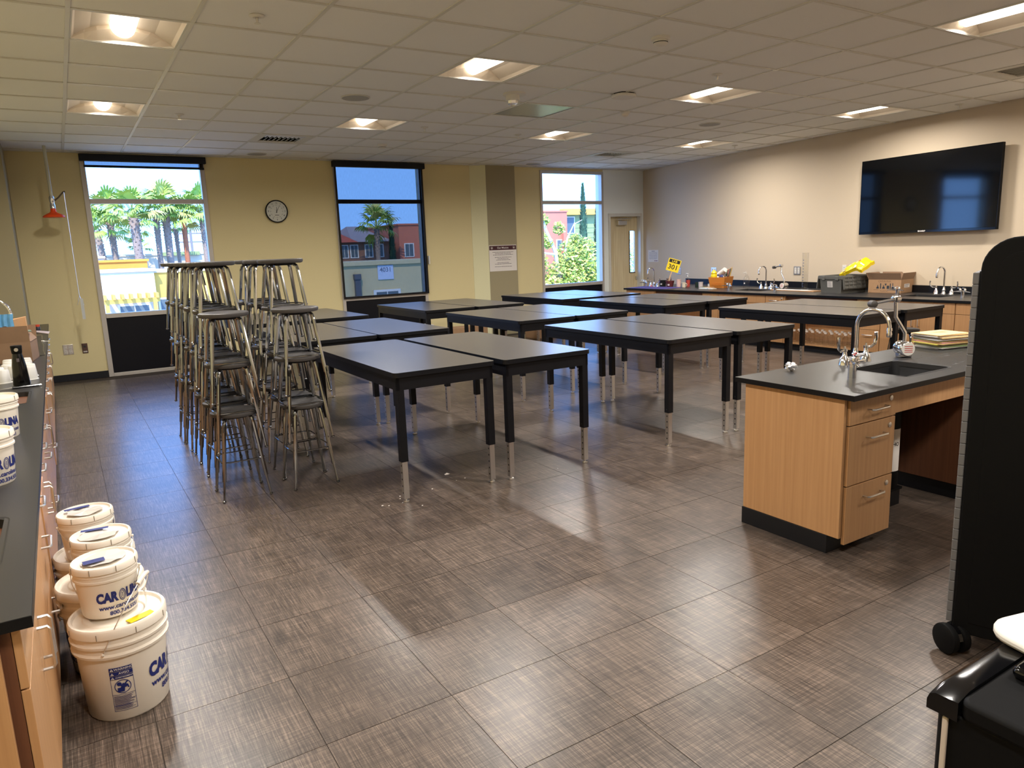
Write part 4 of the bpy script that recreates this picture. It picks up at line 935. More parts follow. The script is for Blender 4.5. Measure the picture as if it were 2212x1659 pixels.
for x, kind in ((-0.10, 'f'), (-0.055, 'c'), (-0.01, 'e'), (0.02, 'v'), (0.055, 'b'), (0.09, 'c'), (0.125, 'r')):
    if kind == 'c': rect_on(mb, fn, x-0.007, x+0.007, 0.065, 0.145)
    elif kind == 'b': rect_on(mb, fn, x-0.018, x+0.018, 0.065, 0.112)
    elif kind == 'v': mb.add([fn(x-0.016, 0.142), fn(x, 0.105), fn(x+0.016, 0.142)], [(0, 1, 2)])
    else:
        hgt = 0.12 if kind != 'r' else 0.15; mb.add([fn(x-0.020, 0.066), fn(x+0.020, 0.066), fn(x+0.018, 0.085), fn(x+0.005, 0.10), fn(x+0.005, hgt), fn(x-0.005, hgt), fn(x-0.005, 0.10), fn(x-0.018, 0.085)], [tuple(range(8))])
mb.build('glassware_icons', mat('box_print_blue', lin(44, 54, 64), 0.8), t)
rect_on(MB(), lambda x, y: (bw+0.0008, x, y), -0.10, 0.06, 0.08, 0.135).build('shipping_label', M_PAPER, t)
mb = MB()
for i in range(3): rect_on(mb, lambda x, y: (bw+0.0014, x, y), -0.085, 0.045-0.02*i, 0.12-0.015*i, 0.126-0.015*i)
mb.build('label_print', mat('grey_print', lin(110, 100, 110), 0.7), t)
# ------------------------------------------------------------------ side counter along the west wall
LZ = 0.90; LA = 0.0070
def LE(y): return -0.168-LA*(y-2.03)
YE = 12.885
LS = [(2.44, 2.93, -0.72, -0.268), (5.42, 5.93, -0.74, -0.285)]
lw = thing('side_worktop', 'long black epoxy counter along the west wall with white buckets', 'worktop', (0, 2.03, LZ))
b = MB(); y = 2.03
def lst(ya, yb, xa, xb):
    b.prism([(xa if xa is not None else -0.945, ya-2.03), (xb if xb is not None else LE(ya), ya-2.03), (xb if xb is not None else LE(yb), yb-2.03), (xa if xa is not None else -0.945, yb-2.03)], -0.03, 0)
for ya, yb, xa, xb in LS: lst(y, ya, None, None); lst(ya, yb, None, xa); lst(ya, yb, xb, None); y = yb
lst(y, 11.945, None, None); lst(11.945, YE, -0.455, None)
b.build('worktop', M_EPOXY, lw)
MB().prism([(LE(2.03), 0), (LE(2.03)+0.002, 0), (LE(YE)+0.002, YE-2.03), (LE(YE), YE-2.03)], -0.03, -0.001).build('worktop_edge', M_TEDGE, lw)
MB().box(-0.945, LE(2.03)+0.002, -0.002, 0, -0.03, -0.001).build('worktop_edge', M_TEDGE, lw)
for ya, yb, xa, xb in LS: basin(lw, xa-0.005, xb+0.005, ya-2.03-0.005, yb-2.03+0.005, 0, 0.2)
def lcab(label, ya, yb, fronts, **k):
    yc = (ya+yb)/2; t = base_cab(label, ya, yb, fronts, fx=LE(yc)-0.030, depth=0.60, zt=0.868, side=-1, **k); t.rotation_euler = (0, 0, LA); return t
NM = ['at the near end of the side counter', 'second along the side counter', 'third along the side counter', 'fourth along the side counter', 'fifth along the side counter', 'sixth along the side counter', 'seventh along the side counter', 'eighth along the side counter', 'ninth along the side counter', 'last before the palm window']
DR = [('drawer', 0, 1, 0.69, 0.866), ('drawer', 0, 1, 0.41, 0.69), ('drawer', 0, 1, 0.10, 0.41)]
DD = [('door_hi', 0, .5, 0.10, 0.69), ('door_lo', .5, 1, 0.10, 0.69), ('panel', 0, 1, 0.69, 0.866)]
D2 = [('door_hi', 0, .5, 0.10, 0.69), ('door_lo', .5, 1, 0.10, 0.69), ('drawer', 0, .5, 0.69, 0.866), ('drawer', .5, 1, 0.69, 0.866)]
ys = [2.07, 3.10, 3.80, 4.80, 5.40, 6.40, 7.0, 8.0, 9.0, 10.2, 11.9]
for k in range(10):
    fr = DD if k in (0, 4) else (DR if k in (1, 3, 5) else D2)
    c = lcab(('maple double-door cabinet ' if fr is not DR else 'maple drawer cabinet ')+NM[k], ys[k]+0.001, ys[k+1]-0.001, fr)
    if k in (2, 6):       # a door left ajar
        dr = [o for o in c.children if o.name.startswith('door')][0]
        dr.location = (0.006, 0, 0); dr.rotation_euler = (0, 0, 0.0)
ep = thing('end_panel', 'maple end panel closing the near end of the side counter', 'panel', (-0.58, 2.06, 0))
MB().box(-0.36, 0.335, -0.012, 0.008, 0.0, 0.868).build('panel', M_WOOD, ep, bevel=0.002)

# things on the side counter --------------------------------------------------
def make_cup():
    t = thing('deli_cup', 'white lidded plastic cup turned over beside the black bottle', 'cup', (0, 0, 0), 0, 'white plastic cups on the side counter')
    M = mat('milky_cup', lin(214, 212, 208), 0.35)
    MB().lathe([(0.052, 0.006), (0.043, 0.095), (0.038, 0.1)], 18).build('cup_body', M, t, True)
    MB().lathe([(0.058, 0), (0.058, 0.006), (0.053, 0.008)], 18).build('lid', M, t, True); return t
cp = make_cup(); first = True; rs = random.Random(9)
for x, y in ((-0.295, 6.56), (-0.46, 6.50), (-0.57, 6.55), (-0.39, 6.70), (-0.50, 6.68), (-0.62, 6.72), (-0.44, 6.84), (-0.55, 6.86), (-0.30, 6.74), (-0.33, 6.90), (-0.44, 7.02), (-0.55, 7.02), (-0.33, 7.06), (-0.66, 6.90), (-0.45, 7.20), (-0.34, 7.22), (-0.56, 7.20)):
    loc = (x, y, LZ)
    if first: cp.location = loc; first = False
    else: dup(cp, loc, rs.uniform(0, 6))
t = thing('black_bottle', 'tall black plastic squeeze bottle standing before the white cups', 'bottle', (-0.338, 6.30, LZ))
MB().lathe([(0.052, 0), (0.054, 0.01), (0.045, 0.14), (0.036, 0.20), (0.030, 0.232)], 20).build('body', M_BLACKGLOSS, t, True)
MB().lathe([(0.030, 0.23), (0.033, 0.24), (0.036, 0.285), (0.034, 0.29)], 20).build('collar', M_BLACKFAB, t, True)
MB().tube([(0, -0.036, 0.262), (0, -0.044, 0.262)], 0.013, 12).build('spout_ring', M_SATIN, t, True)
fn = lambda u, v: (0.047*math.cos(-PI/2+u/0.047), 0.047*math.sin(-PI/2+u/0.047)-0.001, v)
rect_on(MB(), fn, -0.008, 0.010, 0.175, 0.20, 2).build('sticker', mat('dark_sticker', lin(96, 88, 92), 0.5), t)
t = thing('craft_knife', 'black pen-like tool lying on the side counter by the bottle', 'tool', (-0.30, 6.14, LZ+0.008))
MB().tube([(-0.09, -0.01, 0), (0.07, 0.012, 0)], 0.008, 8).build('body', M_BLACKGLOSS, t, True); MB().tube([(0.07, 0.012, 0), (0.085, 0.014, 0)], 0.0085, 8).build('end_cap', M_SATIN, t, True)
MB().tube([(-0.16, -0.02, -0.003), (-0.09, -0.01, 0)], 0.002, 6, r1=0.007).build('tip', M_SATIN, t, True)
bx = thing('cardboard_carton', 'open brown cardboard carton on the side counter', 'box', (-0.60, 8.03, LZ), -0.10)
w, d_, h, th = 0.315, 0.21, 0.185, 0.006
MB().box(-w, w, -d_, -d_+th, 0, h).box(-w, w, d_-th, d_, 0, h).box(-w, -w+th, -d_+th, d_-th, 0, h).box(w-th, w, -d_+th, d_-th, 0, h).box(-w, w, -d_, d_, 0, th).build('body', M_KRAFTD, bx)
for p0, p1, n_ in (((-w, -d_), (w, -d_), (0.0, -0.02, 0.145)), ((w, d_), (-w, d_), (0, 0.05, 0.12)), ((w, -d_+0.01), (w, d_-0.01), (-0.09, 0, 0.12))):
    f = MB(); a = Vector((*p0, h)); c = Vector((*p1, h)); n_ = Vector(n_); k = Vector((n_[0], n_[1], 0)).normalized()*0.004 if (n_[0] or n_[1]) else Vector((0, -0.004, 0))
    f.add([a, c, c+n_, a+n_, a-k, c-k, c+n_-k, a+n_-k], [(0,1,2,3),(7,6,5,4),(0,4,5,1),(1,5,6,2),(2,6,7,3),(3,7,4,0)]); f.build('flap', M_KRAFTD, bx)
t = thing('snack_bag', 'blue and white printed snack bag standing in the carton', 'bag', (-0.50, 8.03, LZ+0.10), -0.1)
mb = MB(); n = 8
for i in range(n+1):
    for s in (-1, 1):
        for j in range(7): u = j/6; mb.v.append((-0.09+0.18*i/n+0.01*math.sin(j), s*0.035*math.sin(PI*u)*math.sin(PI*(0.1+0.8*i/n))+0.012*math.cos(3*i), 0.33*u))
q = lambda i, s, j: (i*2+s)*7+j
for i in range(n):
    for j in range(6): mb.f.append((q(i,0,j), q(i+1,0,j), q(i+1,0,j+1), q(i,0,j+1))); mb.f.append((q(i,1,j+1), q(i+1,1,j+1), q(i+1,1,j), q(i,1,j)))
mb.build('bag', mat('blue_bag', lin(96, 156, 200), 0.35, var=0.45, scale=16), t, True)
f2 = lambda x, y: (x, -0.055, y)
mb = MB(); mb.add([f2(0.02+0.03*math.cos(a*0.7), 0.20+0.026*math.sin(a*0.7)) for a in range(9)], [tuple(range(9))]); mb.build('printed_cookie', mat('cookie_print', lin(74, 46, 34), 0.6), t)
t = thing('paper_sack', 'brown paper sack leaning in the carton', 'bag', (-0.415, 8.12, LZ+0.09), 0.25)
MB().add([(-0.10,-0.04,0),(0.09,-0.04,0),(0.09,0.05,0),(-0.10,0.05,0),(-0.08,-0.03,0.27),(0.08,-0.03,0.30),(0.10,0.02,0.305),(-0.06,0.03,0.28),(0.0,-0.055,0.16)], [(3,2,1,0),(0,1,8),(1,5,8),(5,4,8),(4,0,8),(1,2,6,5),(2,3,7,6),(3,0,4,7),(4,5,6,7)]).build('sack', mat('brown_paper', lin(190, 146, 104), 0.8, var=0.08), t)
t = thing('green_packet', 'grey-green flat packet lying on the carton edge', 'packet', (-0.40, 7.96, LZ+0.26), 0.1)
MB().box(-0.12, 0.11, -0.03, 0.10, 0, 0.012).build('packet', mat('grey_green', lin(120, 134, 118), 0.6), t, bevel=0.004)
t = thing('clear_container', 'clear crinkled plastic tub beside the brown carton', 'container', (-0.268, 8.28, LZ))
MB().lathe([(0.045, 0), (0.05, 0.02), (0.042, 0.06), (0.05, 0.10), (0.043, 0.14), (0.05, 0.19), (0.046, 0.20)], 10).build('tub', M_CLEAR, t)
t = thing('red_capped_vial', 'small dark vial with red cap near the palm window', 'vial', (-0.352, 11.70, LZ))
MB().lathe([(0.03, 0), (0.031, 0.045), (0.027, 0.05)], 14).build('vial', mat('dark_vial', lin(46, 44, 56), 0.3), t, True); MB().lathe([(0.03, 0.05), (0.031, 0.075), (0.028, 0.078)], 14).build('cap', mat('red_cap_vial', lin(204, 76, 52), 0.4), t, True)
t = thing('paper_card', 'pale pink card lying at the far end of the side counter', 'card', (-0.285, 11.30, LZ+0.001), 0.0)
MB().prism([(-0.08, 0.30), (-0.075, 0.0), (0.065, -0.42), (0.075, -0.05)], 0, 0.006).build('card', mat('pink_card', lin(226, 206, 200), 0.7), t)
t = thing('cotton_swab', 'thin white swab packet on the counter edge', 'swab', (-0.232, 9.79, LZ+0.004))
MB().tube([(-0.03, 0, 0.004), (0.035, 0, 0)], 0.004, 6).tube([(-0.045, 0.01, 0.006), (-0.02, 0, 0.004)], 0.011, 6).build('packet', M_WHITE2, t)
make_faucet('gooseneck_faucet', 'large chrome gooseneck faucet behind the carton on the side counter', (-0.80, 9.35, LZ), PI/2, 1.1, 0.30, 0.52)

# ------------------------------------------------------------------ white buckets with blue print
def cyl_fn(r0, r1, h, ang, eps):
    def fn(u, z):
        r = r0+(r1-r0)*z/h+eps; a = ang+u/r; return (r*math.cos(a), r*math.sin(a), z)
    return fn
def ring_print(t, fn, size, zc):
    mb = MB(); fy = lambda u, z: fn(u, zc+(z-zc)*1.22)
    for word, side in (('CAR', -1), ('LINA', 1)):
        vs, _ = text2d(word, size, 0.06); xs = [v[0]*0.84 for v in vs]
        text_on(mb, word, size, fy, 0.06, (-size*0.46-max(xs)) if side < 0 else (size*0.22-min(xs)), zc, sx=0.84)
    # the tall emblem letter O
    n = 16
    def ell(a, c, dz=0.0): return [(a*math.cos(2*PI*i/n)-size*0.12, c*math.sin(2*PI*i/n)+zc+dz) for i in range(n)]
    for (a0, c0), (a1, c1) in (((size*0.30, size*0.56), (size*0.235, size*0.49)), ((size*0.17, size*0.42), (size*0.13, size*0.37))):
        o = ell(a0, c0); i_ = ell(a1, c1); mb.add([fn(*p) for p in o]+[fn(*p) for p in i_], [(k, (k+1) % n, n+(k+1) % n, n+k) for k in range(n)])
    rect_on(mb, fn, -size*0.145, -size*0.095, zc-size*0.2, zc+size*0.12); mb.add([fn(-size*0.2, zc+size*0.22), fn(-size*0.12, zc+size*0.08), fn(-size*0.04, zc+size*0.22), fn(-size*0.12, zc+size*0.17)], [(0, 1, 2, 3)])
    text_on(mb, 'www.carolina.com', size*0.55, fn, 0.03, 0, zc-size*0.92); text_on(mb, '800.334.5551', size*0.50, fn, 0.03, size*0.1, zc-size*1.5)
    mb.build('brand_print', M_BLUEINK, t)
def bucket(name, label, loc, big, ang, handle=None, sticker=None, seal=False, lidprint=True):
    t = thing(name, label, 'bucket', loc, 0, 'white plastic buckets')
    if big:
        r0, r1, h, lr = 0.146, 0.166, 0.385, 0.174
        prof = [(r0-0.006, 0), (r0, 0.008), (r0+(r1-r0)*0.70, 0.27), (r1+0.006, 0.275), (r1+0.008, 0.285), (r1, 0.292), (r1, 0.312), (r1+0.008, 0.316), (r1+0.009, 0.326), (r1, 0.332), (r1+0.001, 0.372)]
        lid = [(lr-0.003, 0.352), (lr+0.001, 0.356), (lr, 0.384), (lr-0.005, 0.392), (lr-0.014, 0.392), (lr-0.019, 0.380), (lr-0.05, 0.380), (lr-0.055, 0.385), (lr-0.075, 0.385), (lr-0.08, 0.379), (0.02, 0.381)]
        size = 0.062
    else:
        r0, r1, h, lr = 0.099, 0.112, 0.205, 0.118
        prof = [(r0-0.004, 0), (r0, 0.006), (r0+(r1-r0)*0.8, 0.148), (r1+0.003, 0.15), (r1+0.003, 0.157), (r1, 0.16), (r1, 0.172), (r1+0.003, 0.175), (r1, 0.18), (r1, 0.198)]
        lid = [(lr-0.002, 0.184), (lr+0.001, 0.187), (lr, 0.206), (lr-0.004, 0.212), (lr-0.010, 0.212), (lr-0.014, 0.203), (0.02, 0.204)]
        size = 0.044
    MB().lathe(prof, 32).build('bucket_body', M_WHITE, t, True)
    lo = MB().lathe(lid, 32).build('lid', M_WHITE, t, True)
    nt = MB()
    for k in range(8):
        a = 2*PI*k/8+0.3; zz = lid[1][1]+0.012; nt.tube([((lr+0.0008)*math.cos(a), (lr+0.0008)*math.sin(a), zz-0.012), ((lr+0.0008)*math.cos(a), (lr+0.0008)*math.sin(a), zz+0.012)], 0.0015, 4)
    nt.build('tear_notch', mat('notch_grey', lin(150, 140, 124), 0.6), lo)['kind'] = 'stuff'
    fn = cyl_fn(r0, r0+(r1-r0)*0.72 if big else r0+(r1-r0)*0.8, 0.27 if big else 0.148, ang, 0.0012)
    ring_print(t, fn, size, 0.165 if big else 0.085)
    zl = lid[-1][1]+0.0015
    if seal:
        rl = random.Random(len(label)); mb = MB(); rr_ = lr-0.03; n = 14      # crinkled clear film and blue strip on the lid
        mb.add([(0, 0, zl+0.004)]+[(rr_*math.cos(2*PI*i/n)*rl.uniform(.75, 1), rr_*math.sin(2*PI*i/n)*rl.uniform(.75, 1), zl+rl.uniform(0, 0.012)) for i in range(n)], [(0, 1+i, 1+(i+1) % n) for i in range(n)])
        mb.build('film', mat('lid_film', lin(216, 210, 204), 0.12), lo)
        bs = MB(); a = rl.uniform(-0.3, 0.3); ca, sa = math.cos(a), math.sin(a)
        P = lambda x, y: (x*ca-y*sa, x*sa+y*ca, zl+0.013)
        rect_on(bs, P, -rr_*0.85, 0.0 if seal == 1 else rr_*0.35, rr_*0.35 if seal > 1 else -rr_*0.5, rr_*0.66 if seal > 1 else -rr_*0.05); bs.build('label_strip', M_BLUEINK, lo)
    if handle:
        ha, elev = handle[:2]; ze = 0.30 if big else 0.165; R = r1+0.010
        e0 = Vector((R*math.cos(ha), R*math.sin(ha), ze)); e1 = Vector((-R*math.cos(ha), -R*math.sin(ha), ze)); c = Vector((0, 0, ze))
        pdir = Vector((-math.sin(ha), math.cos(ha), 0)); up = pdir*math.cos(elev)+Vector((0, 0, 1))*math.sin(elev); A = R*(1.45 if big and elev > 0.5 else 1.12)
        pts = [c+(e0-c)*math.cos(PI*i/20)+up*A*math.sin(PI*i/20) for i in range(21)]
        MB().tube(pts, 0.0022 if big else 0.0018, 6).build('wire_handle', M_SATIN, t, True)
        MB().tube(pts[8:13], 0.009 if big else 0.007, 8).build('grip', M_WHITE, t, True)
        for e in (e0, e1): MB().sphere(e, 0.006, 8, 5).build('handle_ear', M_WHITE, t, True)
    if sticker:
        MB().add([(sticker[0]+math.cos(sticker[2])*x-math.sin(sticker[2])*y, sticker[1]+math.sin(sticker[2])*x+math.cos(sticker[2])*y, zl+0.0065) for x, y in ((-0.05, -0.02), (0.05, -0.02), (0.05, 0.02), (-0.05, 0.02))], [(0, 1, 2, 3)]).build('yellow_sticker', M_YEL, lo)
    return t
def warning(t, ang):
    fn = cyl_fn(0.146, 0.1604, 0.27, ang, 0.0014); f2 = cyl_fn(0.146, 0.1604, 0.27, ang, 0.0022); f3 = cyl_fn(0.146, 0.1604, 0.27, ang, 0.003)
    w = 0.040; mb = MB()
    for z0, z1 in ((0.216, 0.232), (0.198, 0.214), (0.182, 0.196)): rect_on(mb, fn, -w, w, z0, z1, 4)
    for a, c, d, e in ((-w, w, 0.045, 0.0465), (-w, -w+0.0015, 0.045, 0.182), (w-0.0015, w, 0.045, 0.182), (-w, w, 0.115, 0.1165), (-w, w, 0.091, 0.092), (-w, w, 0.068, 0.069)): rect_on(mb, fn, a, c, d, e, 4)
    rg = random.Random(3)
    for i in range(17):
        z = 0.109-0.0036*i; rect_on(mb, fn, -w+0.004, w-0.004-rg.uniform(0, 0.02), z, z+0.0014, 3)
    n = 20; ro, ri = 0.029, 0.0262; cz = 0.149
    mb.add([fn(ro*math.cos(2*PI*i/n), cz+ro*math.sin(2*PI*i/n)) for i in range(n)]+[fn(ri*math.cos(2*PI*i/n), cz+ri*math.sin(2*PI*i/n)) for i in range(n)], [(k, (k+1) % n, n+(k+1) % n, n+k) for k in range(n)])
    mb.add([fn(x, cz+y) for x, y in ((-0.017, -0.022), (0.004, -0.022), (0.007, -0.004), (-0.019, -0.004))], [(0, 1, 2, 3)])            # pail
    mb.add([fn(-0.011+0.0085*math.cos(a), cz+0.012+0.0085*math.sin(a)) for a in [2*PI*i/10 for i in range(10)]], [tuple(range(10))])    # head
    mb.add([fn(x, cz+y) for x, y in ((-0.008, 0.004), (0.002, 0.014), (0.018, 0.006), (0.012, -0.006), (0.0, -0.004))], [(0, 1, 2, 3, 4)])  # body
    mb.add([fn(x, cz+y) for x, y in ((0.012, 0.006), (0.018, 0.006), (0.022, -0.010), (0.017, -0.010))], [(0, 1, 2, 3)])
    mb.add([fn(x, cz+y) for x, y in ((0.017, 0.022), (0.021, 0.018), (-0.018, -0.020), (-0.021, -0.017))], [(0, 1, 2, 3)])
    mb.build('warning_label', M_BLUEINK, t)
    mb = MB()
    for i, s in enumerate(('WARNING', 'AVISO', 'AVERTISSEMENT')):
        z = (0.224, 0.206, 0.189)[i]; text_on(mb, s, (0.0135, 0.013, 0.0085)[i], f2, 0.01, 0.010, z)
        mb.add([f2(-w+0.003, z-0.005), f2(-w+0.016, z-0.005), f2(-w+0.0095, z+0.006)], [(0, 1, 2)])
    mb.build('warning_lettering', M_WHITE2, t)
    mb = MB()
    for i in range(3): z = (0.224, 0.206, 0.189)[i]; rect_on(mb, f3, -w+0.0088, -w+0.0102, z-0.003, z+0.003)
    mb.build('warning_mark', M_BLUEINK, t)
D = math.radians
bA = bucket('bucket', 'large white bucket nearest the camera with blue warning label', (0.022, 3.10, 0), True, D(-10), (D(-113), D(63)), (0.075, -0.02-0.085, 0.45))
warning(bA, D(-97))
bucket('bucket', 'small white bucket on top of the nearest large bucket', (0.003, 3.135, 0.3935), False, D(-62), (D(165), D(-62)), None, 1)
bucket('bucket', 'large white bucket in the middle of the floor stack row', (-0.022, 3.50, 0), True, D(-142), (D(20), D(-40)))
bucket('bucket', 'small white bucket on the middle large bucket', (0.004, 3.45, 0.3935), False, D(150), (D(190), D(-60)), None, 2)
bucket('bucket', 'large white bucket farthest along the floor beside the cabinets', (-0.030, 3.88, 0), True, D(-142), (D(35), D(-30)))
bucket('bucket', 'small white bucket on the farthest large bucket', (-0.045, 3.83, 0.3935), False, D(120), (D(200), D(-55)), None, 3)
bucket('bucket', 'white bucket on the side counter, the one beside the knife', (-0.378, 4.40, LZ), False, D(-66), None)
bucket('bucket', 'white bucket at the edge of the side counter nearest the camera', (-0.355, 3.46, LZ), False, D(-37), None)
# ------------------------------------------------------------------ mobile tambour cabinet and black bin
t = thing('mobile_cabinet', 'tall black mobile cabinet with grey roll-down slats on casters', 'cabinet', (2.995, 1.425, 0), math.radians(20.5))
DP, W, ZB, ZT = 0.56, 1.0, 0.092, 1.718
def outline(ins, r):
    y0, y1, z0, z1 = -DP+ins, 0-ins, ZB+ins, ZT-ins; p = [(y0, z0), (y1, z0)]
    for i in range(9): a = PI/2*i/8; p.append((y1-r+r*math.cos(a), z1-r+r*math.sin(a)))
    for i in range(9): a = PI/2+PI/2*i/8; p.append((y0+r+r*math.cos(a), z1-r+r*math.sin(a)))
    return p
def yz(mb, p, x0, x1):
    n = len(p); mb.add([(x0, y, z) for y, z in p]+[(x1, y, z) for y, z in p], [tuple(range(n-1, -1, -1)), tuple(range(n, 2*n))]+[(i, (i+1) % n, n+(i+1) % n, n+i) for i in range(n)]); return mb
for x0, s in ((0.0, 1), (W-0.03, -1)):
    o = yz(MB(), outline(0, 0.12), x0, x0+0.03).build('side_panel', M_BLACKFAB, t, bevel=0.006)
    a, c = (x0-0.0035, x0+0.002) if s > 0 else (x0+0.028, x0+0.0335)
    yz(MB(), outline(0.055, 0.075), a, c).build('inset_panel', M_BLACKFAB, o, bevel=0.0015)
MB().box(0.03, W-0.03, -DP+0.01, -0.02, ZB+0.01, ZB+0.035).build('bottom_board', M_BLACKFAB, t)
MB().box(0.03, W-0.03, -DP+0.13, -0.13, ZT-0.03, ZT-0.005).build('top_board', M_BLACKFAB, t)
MB().box(0.03, W-0.03, -DP+0.01, -DP+0.025, ZB+0.03, ZT-0.10).build('back_board', M_BLACKFAB, t)
M_SLAT = mat('slat_grey', lin(104, 103, 104), 0.55)
MB().box(0.012, W-0.012, -0.004, 0.004, ZB+0.03, 1.59).build('slat_track', M_BLACKFAB, t)
sl = MB().box(-W/2+0.012, W/2-0.012, 0.0, 0.022, -0.0225, 0.0225).mesh('slat', M_SLAT)
for k in range(32):
    o = child('slat', sl, t, (W/2, 0.004, ZB+0.06+0.0455*k)); b = o.modifiers.new('edge', 'BEVEL'); b.width = 0.0035; b.segments = 2
def caster(x, y, rz):
    c = MB()
    c.lathe([(0.05, -0.012), (0.062, -0.006), (0.064, 0.0), (0.062, 0.02), (0.05, 0.022)], 24).xf(Matrix.Translation((x, y, 0.064)) @ Matrix.Rotation(rz, 4, 'Z') @ Matrix.Rotation(PI/2, 4, 'Y') @ Matrix.Translation((0, 0, -0.032)))
    o = c.build('caster_wheel', M_BLACKFAB, t, True)
    MB().lathe([(0.05, -0.012), (0.062, -0.006), (0.064, 0.0), (0.062, 0.02), (0.05, 0.022)], 24).xf(Matrix.Translation((x, y, 0.064)) @ Matrix.Rotation(rz, 4, 'Z') @ Matrix.Rotation(PI/2, 4, 'Y') @ Matrix.Translation((0, 0, 0.022))).build('caster_wheel', M_BLACKFAB, t, True)
    h = MB(); n = 10
    for i in range(n+1):
        a = PI*0.05+PI*0.9*i/n; h.v += [(-0.012, 0.055*math.cos(a), 0.055*math.sin(a)+0.064), (0.015, 0.055*math.cos(a), 0.055*math.sin(a)+0.064), (-0.012, 0.030*math.cos(a), 0.030*math.sin(a)+0.064), (0.015, 0.030*math.cos(a), 0.030*math.sin(a)+0.064)]
    for i in range(n):
        q = 4*i; h.f += [(q, q+1, q+5, q+4), (q+2, q+6, q+7, q+3), (q, q+4, q+6, q+2), (q+1, q+3, q+7, q+5)]
    h.f += [(0, 2, 3, 1), (4*n, 4*n+1, 4*n+3, 4*n+2)]
    h.xf(Matrix.Translation((x, y, 0)) @ Matrix.Rotation(rz, 4, 'Z')).build('caster_hood', M_BLACKGLOSS, o)
    MB().tube([(x, y, 0.10), (x, y, ZB+0.012)], 0.01, 8).build('caster_stem', M_SATIN, o)
for x, y in ((0.0, 0.0), (W-0.04, -0.02), (0.04, -DP+0.05), (W-0.04, -DP+0.05)): caster(x, y, math.radians(-42))

t = thing('storage_bin', 'glossy black lidded bin cut off at the corner of the picture', 'bin', (1.762, 0.885, 0))
def slab(name, x0, x1, y0, y1, z0, z1, m, r=0.03, bev=0.006):
    return MB().rrect(x0, x1, y0, y1, r, z0, z1, 5).build(name, m, t, True, bev)
slab('body', 0.012, 0.60, -0.56, -0.012, 0.03, 0.545, M_BLACKFAB, 0.035)
slab('lid', 0.0, 0.62, -0.575, -0.075, 0.545, 0.598, M_BLACKFAB, 0.03, 0.012)
b = MB(); n = 12                                                  # glossy curved rim along the far edge
for i in range(n+1):
    u = i/n; x = 0.62*u; dz = -0.014*(1-min(1, u/0.12))**2
    for y, z in ((-0.076, 0.602), (-0.02, 0.600), (-0.006, 0.592), (0.0, 0.575), (0.0, 0.535), (-0.076, 0.535)): b.v.append((x, y, z+(dz if z > 0.55 else 0)))
for i in range(n):
    for j in range(6): b.f.append((6*i+j, 6*i+(j+1) % 6, 6*i+6+(j+1) % 6, 6*i+6+j))
b.f += [(5, 4, 3, 2, 1, 0), tuple(6*n+j for j in range(6))]
b.build('rim', M_BLACKGLOSS, t, True)
MB().box(0.004, 0.013, -0.052, -0.038, 0.03, 0.53).build('side_strip', mat('pale_strip', lin(196, 184, 172), 0.4), t, bevel=0.003)
o = slab('latch', 0.20, 0.42, -0.17, -0.10, 0.598, 0.63, M_BLACKGLOSS, 0.02, 0.012)
MB().tube([(0.20, -0.20, 0.60), (0.19, -0.21, 0.65), (0.25, -0.22, 0.665), (0.42, -0.22, 0.66), (0.46, -0.21, 0.60)], 0.014, 8).build('handle', M_BLACKGLOSS, t, True)
for x, y in ((0.08, -0.08), (0.52, -0.08), (0.08, -0.48), (0.52, -0.48)): MB().lathe([(0.03, -0.03), (0.032, -0.026), (0.03, 0.0)], 12, (x, y, 0.03)).build('foot', M_BLACKFAB, t, True)
t = thing('white_tray', 'white rounded plastic tray resting on the black bin', 'tray', (2.30, 0.70, 0.604), -0.25)
MB().rrect(-0.23, 0.20, -0.10, 0.19, 0.09, 0.0, 0.028, 6).build('tray', M_WHITE2, t, True, 0.010)

# ------------------------------------------------------------------ television, clock, shower, outlets, posters
def wp(y, z, off=0.0):
    n = Vector((-math.cos(WANG), math.sin(WANG), 0)); return Vector((WX(y), y, z))+n*off
t = thing('television', 'large black wall television reflecting the windows', 'television', wp(5.97, 2.325), WR)
tw, thh = 1.06, 0.56
MB().box(-tw, tw, -0.115, -0.065, -thh, thh).build('case', M_BLACKFAB, t, bevel=0.004)
MB().box(-tw+0.012, tw-0.012, -0.1175, -0.1155, -thh+0.035, thh-0.012).build('screen', mat('screen_glass', lin(8, 9, 11), 0.06, spec=0.7), t)
bz_ = MB(); bz_.box(-tw, tw, -0.119, -0.115, -thh, -thh+0.033).box(-tw, tw, -0.119, -0.115, thh-0.01, thh).box(-tw, -tw+0.01, -0.119, -0.115, -thh, thh).box(tw-0.01, tw, -0.119, -0.115, -thh, thh); bz_.build('bezel', M_BLACKGLOSS, t)
text_on(MB(), 'SHARP', 0.030, lambda x, y: (x, -0.1195, y), 0.03, 0.0, -thh+0.017, sx=1.3).build('logo_lettering', M_PAPER, t)
MB().box(-0.35, 0.35, -0.065, 0.0, -0.25, 0.25).build('wall_bracket', M_BLACK, t)

